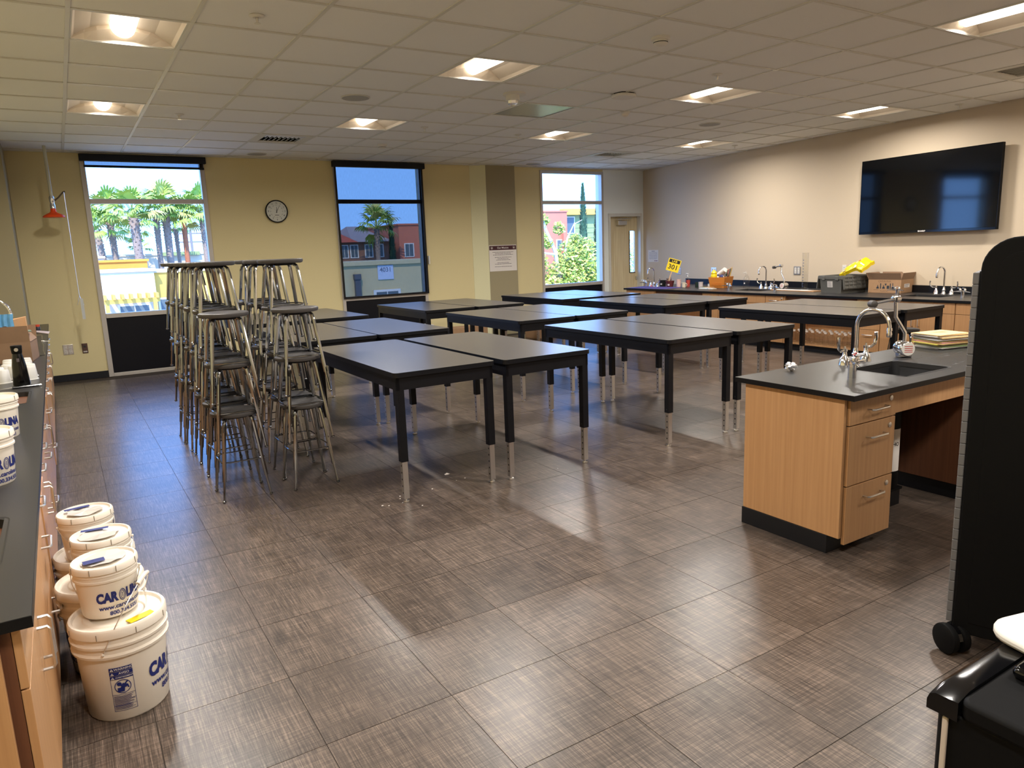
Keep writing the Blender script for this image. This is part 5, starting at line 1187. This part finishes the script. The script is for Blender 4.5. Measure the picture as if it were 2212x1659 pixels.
t = thing('wall_clock', 'round white wall clock with black rim between the two windows', 'clock', (3.285, YN, 2.53))
RX = Matrix.Rotation(PI/2, 4, 'X')
MB().lathe([(0.175, 0.0), (0.188, 0.01), (0.190, 0.045), (0.182, 0.055), (0.174, 0.052), (0.172, 0.035)], 40).xf(RX).build('rim', M_BLACK, t, True)
MB().lathe([(0.171, 0.034), (0.171, 0.038)], 40).xf(RX).build('dial', M_PAPER, t)
mb = MB(); fn = lambda x, y: (x, -0.0388, y)
for k in range(12):
    a = PI/2-2*PI*(k+1)/12; text_on(mb, str(k+1), 0.042, fn, 0.004, 0.138*math.cos(a), 0.138*math.sin(a))
mb.build('numeral', M_INK, t)
mb = MB()
for k in range(60):
    a = 2*PI*k/60; r0, r1, w = (0.094, 0.108, 0.0028) if k % 5 == 0 else (0.103, 0.108, 0.001)
    c, s = math.cos(a), math.sin(a); mb.add([fn(r0*c-w*s, r0*s+w*c), fn(r0*c+w*s, r0*s-w*c), fn(r1*c+w*s, r1*s-w*c), fn(r1*c-w*s, r1*s+w*c)], [(3, 2, 1, 0)])
rect_on(mb, fn, -0.035, 0.035, -0.066, -0.058); mb.build('minute_marks', M_INK, t)
def hand(name, ang, l, w, y, m=M_INK, tail=0.025):
    a = PI/2-ang; c, s = math.cos(a), math.sin(a)
    MB().add([(-tail*c-w*s, y, -tail*s+w*c), (-tail*c+w*s, y, -tail*s-w*c), (l*c+w*0.5*s, y, l*s-w*0.5*c), (l*c-w*0.5*s, y, l*s+w*0.5*c)], [(3, 2, 1, 0)]).build(name, m, t)
hand('hour_hand', 2*PI*(12.08/12), 0.075, 0.0045, -0.041); hand('minute_hand', 2*PI*5/60, 0.115, 0.0035, -0.042); hand('second_hand', 2*PI*53/60, 0.055, 0.0012, -0.043)
MB().lathe([(0.173, 0.050), (0.173, 0.0505)], 40).xf(RX).build('cover_glass', M_GLASS, t)

t = thing('emergency_shower', 'ceiling safety shower with orange bell and long pull rod', 'safety shower', (0.035, 12.30, H))
z = lambda v: v-H
MB().tube([(0, 0, -0.001), (0, 0, z(2.70))], 0.021, 12).build('drop_pipe', mat('pale_pipe', lin(190, 188, 168), 0.5), t, True)
MB().lathe([(0.022, z(2.54)), (0.034, z(2.55)), (0.034, z(2.60)), (0.028, z(2.61)), (0.030, z(2.64)), (0.034, z(2.65)), (0.034, z(2.70)), (0.024, z(2.72))], 14).build('valve', M_CHROME, t, True)
MB().lathe([(0.137, z(2.424)), (0.141, z(2.43)), (0.135, z(2.447)), (0.09, z(2.474)), (0.05, z(2.492)), (0.036, z(2.51)), (0.034, z(2.542)), (0.02, z(2.545))], 28).build('bell', M_ORANGE, t, True)
MB().tube([(0.03, 0, z(2.655)), (0.085, 0, z(2.70)), (0.15, 0, z(2.775)), (0.175, 0, z(2.785))], 0.011, 8).build('valve_lever', mat('dark_brass', lin(112, 100, 80), 0.4, 0.7), t, True)
MB().tube([(0.158, -0.01, z(2.775)), (0.162, -0.01, z(1.31))], 0.0042, 6).build('pull_rod', M_SATIN, t, True)
tri = [(0.162, -0.01, z(1.31)), (0.125, -0.01, z(1.18)), (0.205, -0.01, z(1.18)), (0.162, -0.01, z(1.31))]
MB().tube(tri, 0.005, 6).build('pull_handle', M_SATIN, t, True)
MB().box(0.165, 0.205, -0.018, -0.015, z(0.97), z(1.27)).build('instruction_tag', mat('pale_tag', lin(186, 190, 190), 0.5), t)

def plate(name, label, cat, loc, rz, w, h, m, devs, group=None):
    t = thing(name, label, cat, loc, rz, group)
    MB().box(-w/2, w/2, -0.006, 0.0, -h/2, h/2).build('cover_plate', m, t, bevel=0.003)
    for x, zz, dw, dh, dm in devs:
        MB().box(x-dw/2, x+dw/2, -0.009, -0.006, zz-dh/2, zz+dh/2).build('receptacle', dm, t, bevel=0.002)
        mb = MB()
        for s in (-1, 1):
            for u in (-1, 1): mb.box(x+s*dw*0.18-0.002, x+s*dw*0.18+0.002, -0.0096, -0.0088, zz+u*dh*0.25-0.008, zz+u*dh*0.25+0.008)
        mb.build('slot', M_VENT, t)
M_REC = mat('receptacle_white', lin(222, 216, 206), 0.4)
plate('quad_outlet', 'steel four-socket outlet plate low on the olive wall', 'outlet', (-0.04, YN, 0.484), 0, 0.135, 0.155, M_SATIN, [(-0.03, 0.034, 0.038, 0.05, M_REC), (0.03, 0.034, 0.038, 0.05, M_REC), (-0.03, -0.034, 0.038, 0.05, M_REC), (0.03, -0.034, 0.038, 0.05, M_REC)])
plate('data_outlet', 'dark brown data outlet next to the four-socket plate', 'outlet', (0.182, YN, 0.483), 0, 0.078, 0.155, mat('brown_plate', lin(86, 62, 52), 0.4), [(0, 0.03, 0.03, 0.03, M_VENT), (0, -0.05, 0.05, 0.02, M_REC)])
for y, zz, wv in ((11.61, 1.14, 'behind the yellow lab sign'), (10.50, 1.153, 'above the striped cups'), (8.345, 1.184, 'beside the tall glass cylinder')):
    plate('double_outlet', 'steel double outlet on the cream wall '+wv, 'outlet', wp(y, zz), WR, 0.155, 0.145, M_SATIN, [(-0.034, 0, 0.045, 0.105, M_REC), (0.034, 0, 0.045, 0.105, M_REC)], 'double outlets on the television wall')
plate('small_outlet', 'white outlet on the cream wall half behind the yellow mailer', 'outlet', wp(7.36, 1.22), WR, 0.08, 0.13, M_REC, [(0, 0, 0.04, 0.09, M_WHITE2)])
plate('small_outlet', 'white outlet on the cream wall behind the far faucet', 'outlet', wp(11.98, 1.19), WR, 0.08, 0.13, M_REC, [(0, 0, 0.04, 0.09, M_WHITE2)])

t = thing('mission_poster', 'white poster headed Our Mission with maroon band on the dark pillar', 'poster', (7.765, YN-0.0505, 1.575))
pw, ph = 0.325, 0.262
MB().box(-pw, pw, -0.002, 0, -ph, ph).build('sheet', M_PAPER, t)
fn = lambda x, y: (x, -0.0026, y); f2 = lambda x, y: (x, -0.0032, y); f3 = lambda x, y: (x, -0.0038, y)
rect_on(MB(), fn, -pw+0.004, pw-0.004, ph-0.098, ph-0.012).build('header_band', M_MAROON, t)
text_on(MB(), 'Our Mission', 0.054, f2, 0.006, 0.0, ph-0.055).build('header_lettering', M_PAPER, t)
for s in (-1, 1):
    mb = MB(); cx, cy = s*(pw-0.062), ph-0.055; n = 16; ro, ri = 0.027, 0.0245
    mb.add([f2(cx+ro*math.cos(2*PI*i/n), cy+ro*math.sin(2*PI*i/n)) for i in range(n)]+[f2(cx+ri*math.cos(2*PI*i/n), cy+ri*math.sin(2*PI*i/n)) for i in range(n)], [(k, (k+1) % n, n+(k+1) % n, n+k) for k in range(n)])
    mb.add([f2(cx-0.016, cy+0.012), f2(cx, cy+0.006), f2(cx+0.016, cy+0.012), f2(cx+0.010, cy-0.006), f2(cx, cy-0.017), f2(cx-0.010, cy-0.006)], [(0, 5, 4, 3, 2, 1)]); mb.build('crest', M_PAPER, t)
mb = MB(); rs = random.Random(17)
for zz, hw in ((0.120, 0.25), (0.094, 0.19), (0.066, 0.24), (0.016, 0.20), (-0.012, 0.135), (-0.038, 0.17), (-0.092, 0.14), (-0.118, 0.20), (-0.172, 0.205)):
    x = -hw
    while x < hw:
        w = rs.uniform(0.012, 0.05); e = min(x+w, hw); rect_on(mb, fn, x, e, zz-0.004, zz+0.0045); x = e+0.006
mb.build('text_line', mat('soft_ink', lin(92, 80, 82), 0.7), t)
t = thing('wall_notice', 'white paper notice taped to the cream wall beside the door', 'notice', wp(12.52, 1.475, 0.001), WR)
MB().box(-0.19, 0.19, -0.002, 0, -0.135, 0.135).build('sheet', M_PAPER, t)
mb = MB()
for i in range(9):
    x = -0.15
    while x < 0.15: w = rs.uniform(0.015, 0.05); rect_on(mb, fn, x, min(0.15, x+w), 0.075-0.018*i, 0.081-0.018*i); x += w+0.012
rect_on(mb, fn, -0.06, 0.06, 0.10, 0.113); mb.build('text_line', mat('soft_ink_blue', lin(140, 136, 150), 0.7), t)
mb = MB(); rect_on(mb, fn, 0.05, 0.075, -0.118, -0.098); rect_on(mb, fn, 0.085, 0.165, -0.115, -0.102); mb.build('crest_print', mat('maroon_soft', lin(120, 50, 66), 0.7), t)

# crumbs of paper on the floor by the first table
for k, (x, y, s) in enumerate(((2.412, 4.99, 0.022), (2.48, 4.81, 0.007), (2.40, 4.80, 0.005), (2.16, 4.73, 0.007), (1.90, 4.73, 0.007), (1.88, 4.68, 0.006), (1.86, 4.59, 0.005), (1.72, 4.62, 0.009), (1.757, 4.59, 0.007), (1.95, 4.45, 0.007), (3.19, 4.56, 0.006))):
    o = MB().add([(-s, -s*.6, 0.0003), (s, -s*.5, 0.0003), (s*.8, s*.6, 0.0003), (-s*.7, s*.5, 0.0003), (0, 0, s*0.5)], [(3, 2, 1, 0), (0, 1, 4), (1, 2, 4), (2, 3, 4), (3, 0, 4)]).build('paper_scrap', M_PAPER, loc=(x, y, 0))
    tag(o, 'largest white paper scrap on the floor under the first table' if k == 0 else 'tiny white crumb on the floor near the first table', 'scrap', 'paper crumbs on the floor')

# storage cartons on the floor below the last row of tables
for x, y, w, d, h, rz, lab in ((5.55, 12.25, 0.20, 0.16, 0.42, 0.1, 'white carton on the floor beside the spandrel of the shaded window'), (6.15, 12.0, 0.26, 0.20, 0.34, -0.1, 'brown carton on the floor below the shaded window'), (6.75, 12.35, 0.20, 0.16, 0.30, 0.2, 'flat brown carton on the floor near the pale trim'), (8.0, 11.9, 0.24, 0.20, 0.40, 0.0, 'brown carton on the floor in front of the dark pillar')):
    t = thing('storage_carton', lab, 'box', (x, y, 0), rz, 'cartons on the floor by the window wall'); m = M_PAPER if lab.startswith('white') else M_KRAFT
    MB().box(-w, w, -d, d, 0, h).build('body', m, t, bevel=0.004)
    for s in (-1, 1): MB().box(-w, w, min(s*0.003, s*d), max(s*0.003, s*d), h, h+0.005).build('flap', m, t)
# ------------------------------------------------------------------ outside the windows
GZ = -8.0
g_ = struct(MB().box(-90, 160, 13.5, 220, GZ-0.2, GZ).build('ground', mat('asphalt_pale', lin(150, 146, 138), 0.9, var=0.1, scale=0.4)))
def stucco(n, c): return mat(n, lin(*c), 0.85, var=0.06, scale=1.5)
S_CREAM = stucco('stucco_cream', (214, 200, 174)); S_YEL = stucco('stucco_yellow', (226, 178, 84)); S_ORG = stucco('stucco_orange', (222, 150, 60)); S_TAN = stucco('stucco_tan', (206, 190, 146))
S_RED = stucco('stucco_red', (204, 124, 98)); S_OLV = stucco('siding_green', (146, 160, 108)); S_ROOF = stucco('roof_red', (176, 84, 58)); S_GREYROOF = stucco('roof_grey', (150, 140, 138))
M_OUTGLASS = mat('far_window_glass', lin(92, 104, 108), 0.2); M_WFR = mat('far_window_frame', lin(230, 226, 216), 0.6)
def bld(label, x0, x1, y0, y1, zt, m, name='building', cap=None):
    t = thing(name, label, 'building', ((x0+x1)/2, y0, GZ)); w = (x1-x0)/2
    MB().box(-w, w, 0, y1-y0, 0, zt-GZ).build('walls', m, t)
    MB().box(-w-0.08, w+0.08, -0.08, y1-y0, zt-GZ, zt-GZ+0.12).build('parapet', cap or m, t); return t, w
def win(t, x, z, w, h, panes=2):    # world x,z of the centre on the front face
    lx = x-t.location.x; lz = z-GZ
    o = MB().box(lx-w/2-0.07, lx+w/2+0.07, -0.05, 0.0, lz-h/2-0.07, lz+h/2+0.07).build('window', M_WFR, t)
    for k in range(panes): MB().box(lx-w/2+w*k/panes+0.02, lx-w/2+w*(k+1)/panes-0.02, -0.06, -0.05, lz-h/2, lz+h/2).build('pane', M_OUTGLASS, o)
t, w = bld('cream stucco house with a small pergola below the palms', -6, 3.46, 35, 41, 1.40, S_CREAM); win(t, 2.55, -0.24, 1.15, 0.42); win(t, -1.0, -0.24, 1.2, 0.5)
bm_ = MB().box(1.25-t.location.x, 3.50-t.location.x, -0.75, -0.60, 0.12-GZ, 0.30-GZ); bm_.build('pergola_beam', S_YEL, t)
for k in range(7):
    x = 1.45+0.325*k-t.location.x; MB().prism([(-0.05, -0.95), (0.05, -0.95), (0.05, 0.0), (-0.05, 0.0)], 0, 0.2).build('pergola_rafter', S_YEL, t, loc=(x, 0, 0.30-GZ))
for x in (1.5, 3.3): MB().box(x-t.location.x-0.07, x-t.location.x+0.07, -0.76, -0.6, 0, 0.12-GZ).build('pergola_post', S_YEL, t)
t, w = bld('yellow stucco block beside the pergola house', 3.50, 9.5, 35.4, 42, 1.32, S_YEL, cap=S_CREAM); win(t, 3.95, -0.1, 0.7, 0.5, 1)
bld('orange stucco wall behind the pergola house', 0.4, 3.95, 42.5, 46, 1.85, S_ORG); bld('low cream building behind the orange wall', -2, 2.2, 47, 49, 2.1, S_CREAM)
t, w = bld('long pale building on the skyline behind the palms', -8, 14.0, 56, 70, 2.25, S_CREAM)
MB().box(3.2, 5.6, -0.3, 0.1, 2.2-GZ, 2.45-GZ).build('roof_screen', S_OLV, t); MB().box(-3.0, -1.2, -0.3, 0.1, 2.2-GZ, 2.42-GZ).build('roof_screen', S_OLV, t)
t = thing('utility_pole', 'thin utility pole with cross arms beyond the palms', 'pole', (9.05, 62, GZ)); M_POLE = mat('pole_grey', lin(120, 116, 116), 0.8)
MB().tube([(0, 0, 0), (0, 0, 12.2)], 0.09, 6).build('pole', M_POLE, t)
for zz, ww in ((11.85, 1.0), (11.2, 1.15)): MB().box(-ww, ww, -0.05, 0.05, zz, zz+0.1).build('cross_arm', M_POLE, t)

M_TRUNK = mat('palm_trunk', lin(150, 132, 118), 0.9, var=0.45, scale=9, stretch=(1, 1, 2.2)); M_TRUNKR = mat('palm_trunk_red', lin(170, 104, 72), 0.9, var=0.3, scale=8)
M_FROND = mat('palm_frond', lin(146, 172, 74), 0.55, var=0.25, scale=3); M_FROND2 = mat('palm_frond_dry', lin(176, 176, 92), 0.6, var=0.25, scale=3)
def frond_mesh(seed, m):
    r = random.Random(seed); mb = MB(); mb.tube([(0, 0, 0), (0.35, 0, 0.10), (0.75, 0, 0.12)], 0.022, 5, r1=0.012)
    n = 15; b0 = Vector((0.72, 0, 0.12))
    for k in range(n):
        a = math.radians(-78+156*k/(n-1)); L = (0.80-0.28*abs(math.sin(a)))*r.uniform(0.85, 1.1); d = Vector((math.cos(a), math.sin(a), 0)); s = Vector((-d.y, d.x, 0))
        p1 = b0+d*L*0.5+Vector((0, 0, 0.03)); p2 = b0+d*L*0.82+Vector((0, 0, -0.08)); p3 = b0+d*L*0.95+Vector((0, 0, -0.28*r.uniform(.6, 1.2)))
        mb.add([b0, p1-s*0.05, p1+s*0.05+Vector((0, 0, 0.02)), p2-s*0.035, p2+s*0.035, p3], [(0, 1, 2), (1, 3, 4, 2), (3, 5, 4)])
    return mb.mesh('frond', m)
FM = [frond_mesh(1, M_FROND), frond_mesh(2, M_FROND), frond_mesh(3, M_FROND2)]
def palm(label, xb, xt, y, zc, r, nf, sc, red=False, seed=0):
    t = thing('fan_palm', label, 'palm tree', (xb, y, GZ), 0, 'fan palms outside'); h = zc-GZ; dx = xt-xb; R = random.Random(seed)
    tr = MB(); pts = []
    lo = lambda u: dx*u*u
    for i in range(9): u = i/8; pts.append((lo(u), 0, h*u))
    r *= 0.66; tr.tube(pts, r*0.8, 10, r1=r*0.9)
    tr.build('trunk', M_TRUNKR if red else M_TRUNK, t, True)
    bs = MB(); q0 = 0.80 if not red else 0.93                     # shaggy leaf bases below the crown
    for i in range(70 if not red else 24):
        u = q0+(1-q0)*i/(70 if not red else 24); a = i*2.4; rr = r*(0.72+0.42*(u-q0)/(1-q0)); c = Vector((lo(u), 0, h*u)); d = Vector((math.cos(a), math.sin(a), 0)); s = Vector((-d.y, d.x, 0))
        bs.add([c+d*rr*0.7-s*0.06, c+d*rr*0.7+s*0.06, c+d*rr*1.25+s*0.035+Vector((0, 0, 0.14)), c+d*rr*1.25-s*0.035+Vector((0, 0, 0.14)), c+d*rr*0.7+Vector((0, 0, 0.16))], [(0, 1, 2, 3), (0, 3, 4), (1, 4, 2), (2, 4, 3)])
    bs.build('leaf_base', M_TRUNKR if red else M_TRUNK, t)
    for k in range(int(nf*0.8)):
        a = k*2.399+R.uniform(-.3, .3); el = math.radians(80-112*(k/nf/0.8)**1.1+R.uniform(-10, 10)); s = 0.98*sc*R.uniform(0.8, 1.15)
        o = child('frond', FM[2 if R.random() < 0.2 else k % 2], t, (dx, 0, h+0.05), (R.uniform(-.3, .3), -el, a)); o.scale = (s, s, s)
    return t
PL = [('leaning fan palm at the left edge of the palm window', 2.75, 2.15, 50, 3.75, 0.30, 20, 1.15, 0), ('tall fan palm second in the palm window', 3.2, 2.95, 51, 4.5, 0.30, 24, 1.3, 0), ('slim fan palm behind the second palm', 3.35, 3.2, 54, 3.6, 0.26, 18, 1.15, 0),
      ('thick shaggy fan palm in the middle of the palm window', 4.15, 4.05, 48, 4.35, 0.40, 26, 1.3, 0), ('thin reddish palm behind the shaggy palm', 4.75, 4.6, 56, 3.9, 0.20, 18, 1.1, 1), ('straight dark fan palm over the yellow block', 5.35, 5.45, 50, 4.6, 0.27, 22, 1.25, 0),
      ('shaggy fan palm with reddish lower trunk', 5.95, 6.0, 50, 4.75, 0.36, 24, 1.3, 0), ('thin fan palm between the shaggy palm and the red palm', 6.95, 6.85, 53, 3.9, 0.2, 16, 1.05, 0), ('smooth red-trunked fan palm', 6.95, 6.98, 50, 4.35, 0.26, 22, 1.25, 1),
      ('grey-trunked fan palm by the window edge nearest the clock', 8.15, 8.05, 50, 4.8, 0.24, 22, 1.25, 0), ('short young fan palm on the skyline', 4.75, 4.7, 55, 2.65, 0.16, 12, 0.75, 0)]
for k, (lb, xb, xt, y, zc, r, nf, sc, red) in enumerate(PL): palm(lb, xb, xt, y, zc, r, nf, sc, bool(red), 40+k)

# seen through the lowered shade
palm('fan palm seen through the lowered shade', 20.4, 20.5, 52, 3.6, 0.3, 26, 1.45, False, 77)
t, w = bld('tan parapet wall with a small number sign outside the shade window', 5.4, 11.6, 22, 26, 1.42, S_TAN)
MB().box(8.60-t.location.x, 9.13-t.location.x, -0.03, 0.0, 0.95-GZ, 1.40-GZ).build('number_sign', mat('sign_pale_blue', lin(200, 210, 226), 0.6), t)
text_on(MB(), '4031', 0.20, lambda x, y: (8.865-t.location.x+x, -0.032, y), 0.02, 0.0, 1.25-GZ).build('sign_lettering', mat('sign_ink', lin(120, 130, 150), 0.7), t)
MB().box(7.80-t.location.x, 7.97-t.location.x, -0.14, 0.0, 0, 1.14-GZ).build('downpipe', mat('dark_metal', lin(90, 92, 96), 0.6), t); MB().box(7.78-t.location.x, 7.99-t.location.x, -0.17, 0.0, 1.0-GZ, 1.16-GZ).build('rain_head', mat('dark_metal', lin(90, 92, 96), 0.6), t)
win(t, 8.87, 0.38, 0.78, 0.36)
t, w = bld('low house with red and grey roofs beyond the tan wall', 16.5, 22.6, 55, 63, 2.75, mat('stucco_brown', lin(150, 112, 92), 0.85))
for k, x in enumerate((18.9, 19.7, 20.9, 21.8)): win(t, x, 2.05, 0.55, 0.9, 2)
for a, c, zt, m in ((16.2, 19.9, 3.75, S_ROOF), (19.4, 22.9, 3.6, S_GREYROOF)):
    a -= t.location.x; c -= t.location.x
    MB().add([(a, -0.5, 2.75-GZ), (c, -0.5, 2.75-GZ), (c, 8, 2.75-GZ), (a, 8, 2.75-GZ), (a+(0 if m is S_ROOF else 1.2), 4, zt+0.5-GZ), (c-1.4, 4, zt+0.5-GZ)], [(0, 1, 5, 4), (2, 3, 4, 5), (1, 2, 5), (3, 0, 4), (3, 2, 1, 0)]).build('roof', m, t)
t, w = bld('square red stucco building seen through the lowered shade', 23.1, 27.0, 54, 62, 3.95, S_RED)
for x in (23.9, 25.3): win(t, x, 2.0, 0.7, 0.95, 2)
# seen through the unshaded window by the door
t, w = bld('terracotta stucco building behind the leafy tree', 31.0, 36.6, 50, 60, 4.65, S_RED)
for x, z in ((33.6, 1.9), (35.9, 2.0)): win(t, x, z, 0.8, 0.7, 2)
MB().box(36.0-t.location.x, 36.25-t.location.x, -0.3, 0, 0, 3.3-GZ).build('buttress', S_RED, t)
t, w = bld('green-sided building with yellow fascia behind the cypresses', 36.7, 44.0, 51, 60, 4.55, S_OLV, cap=S_YEL)
MB().box(-w-0.15, w+0.15, -0.6, 0.0, 4.45-GZ, 4.95-GZ).build('fascia', S_YEL, t); win(t, 37.6, 3.6, 0.9, 1.3, 1)
for k in range(9): MB().box(-w, w, -0.03, 0.0, 0.5+0.42*k+8.0-0.5, 0.53+0.42*k+8.0-0.5).build('siding_board', S_OLV, t)
M_CYP = mat('cypress_green', lin(58, 92, 66), 0.8, var=0.4, scale=4); M_LEAF = mat('leaf_green', lin(150, 170, 66), 0.5, var=0.35, scale=2); M_LEAFY = mat('leaf_yellow', lin(222, 210, 110), 0.5, var=0.2, scale=2); M_BARK = mat('pale_bark', lin(206, 196, 186), 0.8, var=0.1, scale=12)
def cypress(label, x, y, zt, r, seed):
    t = thing('cypress', label, 'cypress tree', (x, y, GZ), 0, 'cypresses outside'); R = random.Random(seed); h = zt-GZ; mb = MB()
    for i in range(2600):
        u = R.random()**0.8; rr = r*(1-u)**0.62*(0.55+0.45*R.random())*(0.8+0.2*math.sin(9*u)); a = R.uniform(0, 6.283); c = Vector((rr*math.cos(a), rr*math.sin(a), 0.4+(h-0.4)*u)); s = R.uniform(0.05, 0.11)
        d = Vector((math.cos(a)*0.4, math.sin(a)*0.4, 1)); k = Vector((-math.sin(a), math.cos(a), 0))
        mb.add([c-k*s*0.5, c+k*s*0.5, c+d*s*2.6], [(0, 1, 2)])
    mb.build('foliage', M_CYP, t)['kind'] = 'stuff'
    MB().lathe([(r*0.5, 0.3), (r*0.72, h*0.3), (r*0.5, h*0.6), (r*0.12, h*0.93), (0.01, h*0.98)], 8).build('inner_crown', M_CYP, t); MB().tube([(0, 0, 0), (0, 0, 0.6)], 0.15, 6).build('trunk', M_BARK, t)
cypress('tall narrow cypress in the window by the door', 36.0, 47, 6.55, 0.85, 1); cypress('second cypress at the edge of the window by the door', 37.4, 47, 5.15, 0.75, 2); cypress('dark cypress seen through the lowered shade', 22.05, 53, 4.15, 0.75, 3)
def leafy(label, x, y, zs, blobs, branches, seed, n):
    t = thing('leafy_tree', label, 'tree', (x, y, GZ)); R = random.Random(seed)
    MB().tube([(0, 0, 0), (0.1, 0, 4.0), (0, 0, zs-GZ)], 0.16, 8, r1=0.10).build('trunk', M_BARK, t, True)
    for pts, r0, r1 in branches: MB().tube([(a-x, b-y, c-GZ) for a, b, c in pts], r0, 7, r1=r1).build('branch', M_BARK, t, True)
    tot = sum(b[3]**2 for b in blobs)
    for nm, m, share in (('foliage', M_LEAF, 0.62), ('foliage', M_LEAFY, 0.38)):
        mb = MB()
        for bx_, by_, bz_, br in blobs:
            for i in range(int(n*share*br*br/tot)):
                d = Vector((R.gauss(0, 1), R.gauss(0, 1), R.gauss(0, 1))).normalized()*br*R.random()**0.4; c = Vector((bx_-x, by_-y, bz_-GZ))+d; s = R.uniform(0.055, 0.10)
                u = Vector((R.gauss(0, 1), R.gauss(0, 1), R.gauss(0, 1))).normalized(); v = u.orthogonal().normalized()
                mb.add([c-u*s, c+v*s*0.5, c+u*s, c-v*s*0.5], [(0, 1, 2, 3)])
        mb.build(nm, m, t)['kind'] = 'stuff'
leafy('leafy yellow-green tree filling the window by the door', 16.2, 22.5, 1.0,
      [(16.6, 22.4, 1.3, 0.75), (16.0, 22.2, 0.4, 0.9), (17.2, 22.6, 0.9, 0.8), (15.3, 22.2, -0.1, 0.85), (16.5, 22, -0.6, 1.1), (17.8, 22.6, 0.2, 0.9), (15.05, 22.3, 2.05, 0.33), (15.3, 22.3, 2.75, 0.22), (14.9, 22.3, 1.2, 0.45), (16.1, 22.5, 2.45, 0.25), (17.3, 22.5, 1.75, 0.4), (15.5, 22.4, 1.9, 0.22), (16.9, 22.6, 2.0, 0.3), (14.6, 22.3, 0.3, 0.7)],
      [([(16.2, 22.5, -0.5), (15.75, 22.3, 1.6), (15.35, 22.3, 2.4), (15.2, 22.3, 2.9), (14.8, 22.3, 3.1)], 0.09, 0.025), ([(15.75, 22.3, 1.5), (15.3, 22.2, 1.55), (14.8, 22.2, 1.65)], 0.05, 0.02), ([(16.2, 22.5, 0.9), (16.4, 22.4, 2.1), (16.75, 22.4, 2.65)], 0.05, 0.015), ([(16.75, 22.4, 2.6), (17.1, 22.4, 2.75)], 0.02, 0.01), ([(16.3, 22.5, 1.2), (16.9, 22.3, 1.6), (17.3, 22.3, 1.55)], 0.04, 0.015)], 5, 15000)
leafy('green tree seen through the narrow door pane', 20.6, 24.5, 0.5, [(20.6, 24.5, 1.6, 1.0), (20.0, 24.3, 0.3, 1.1), (21.4, 24.6, 0.5, 1.1)], [], 6, 2600)
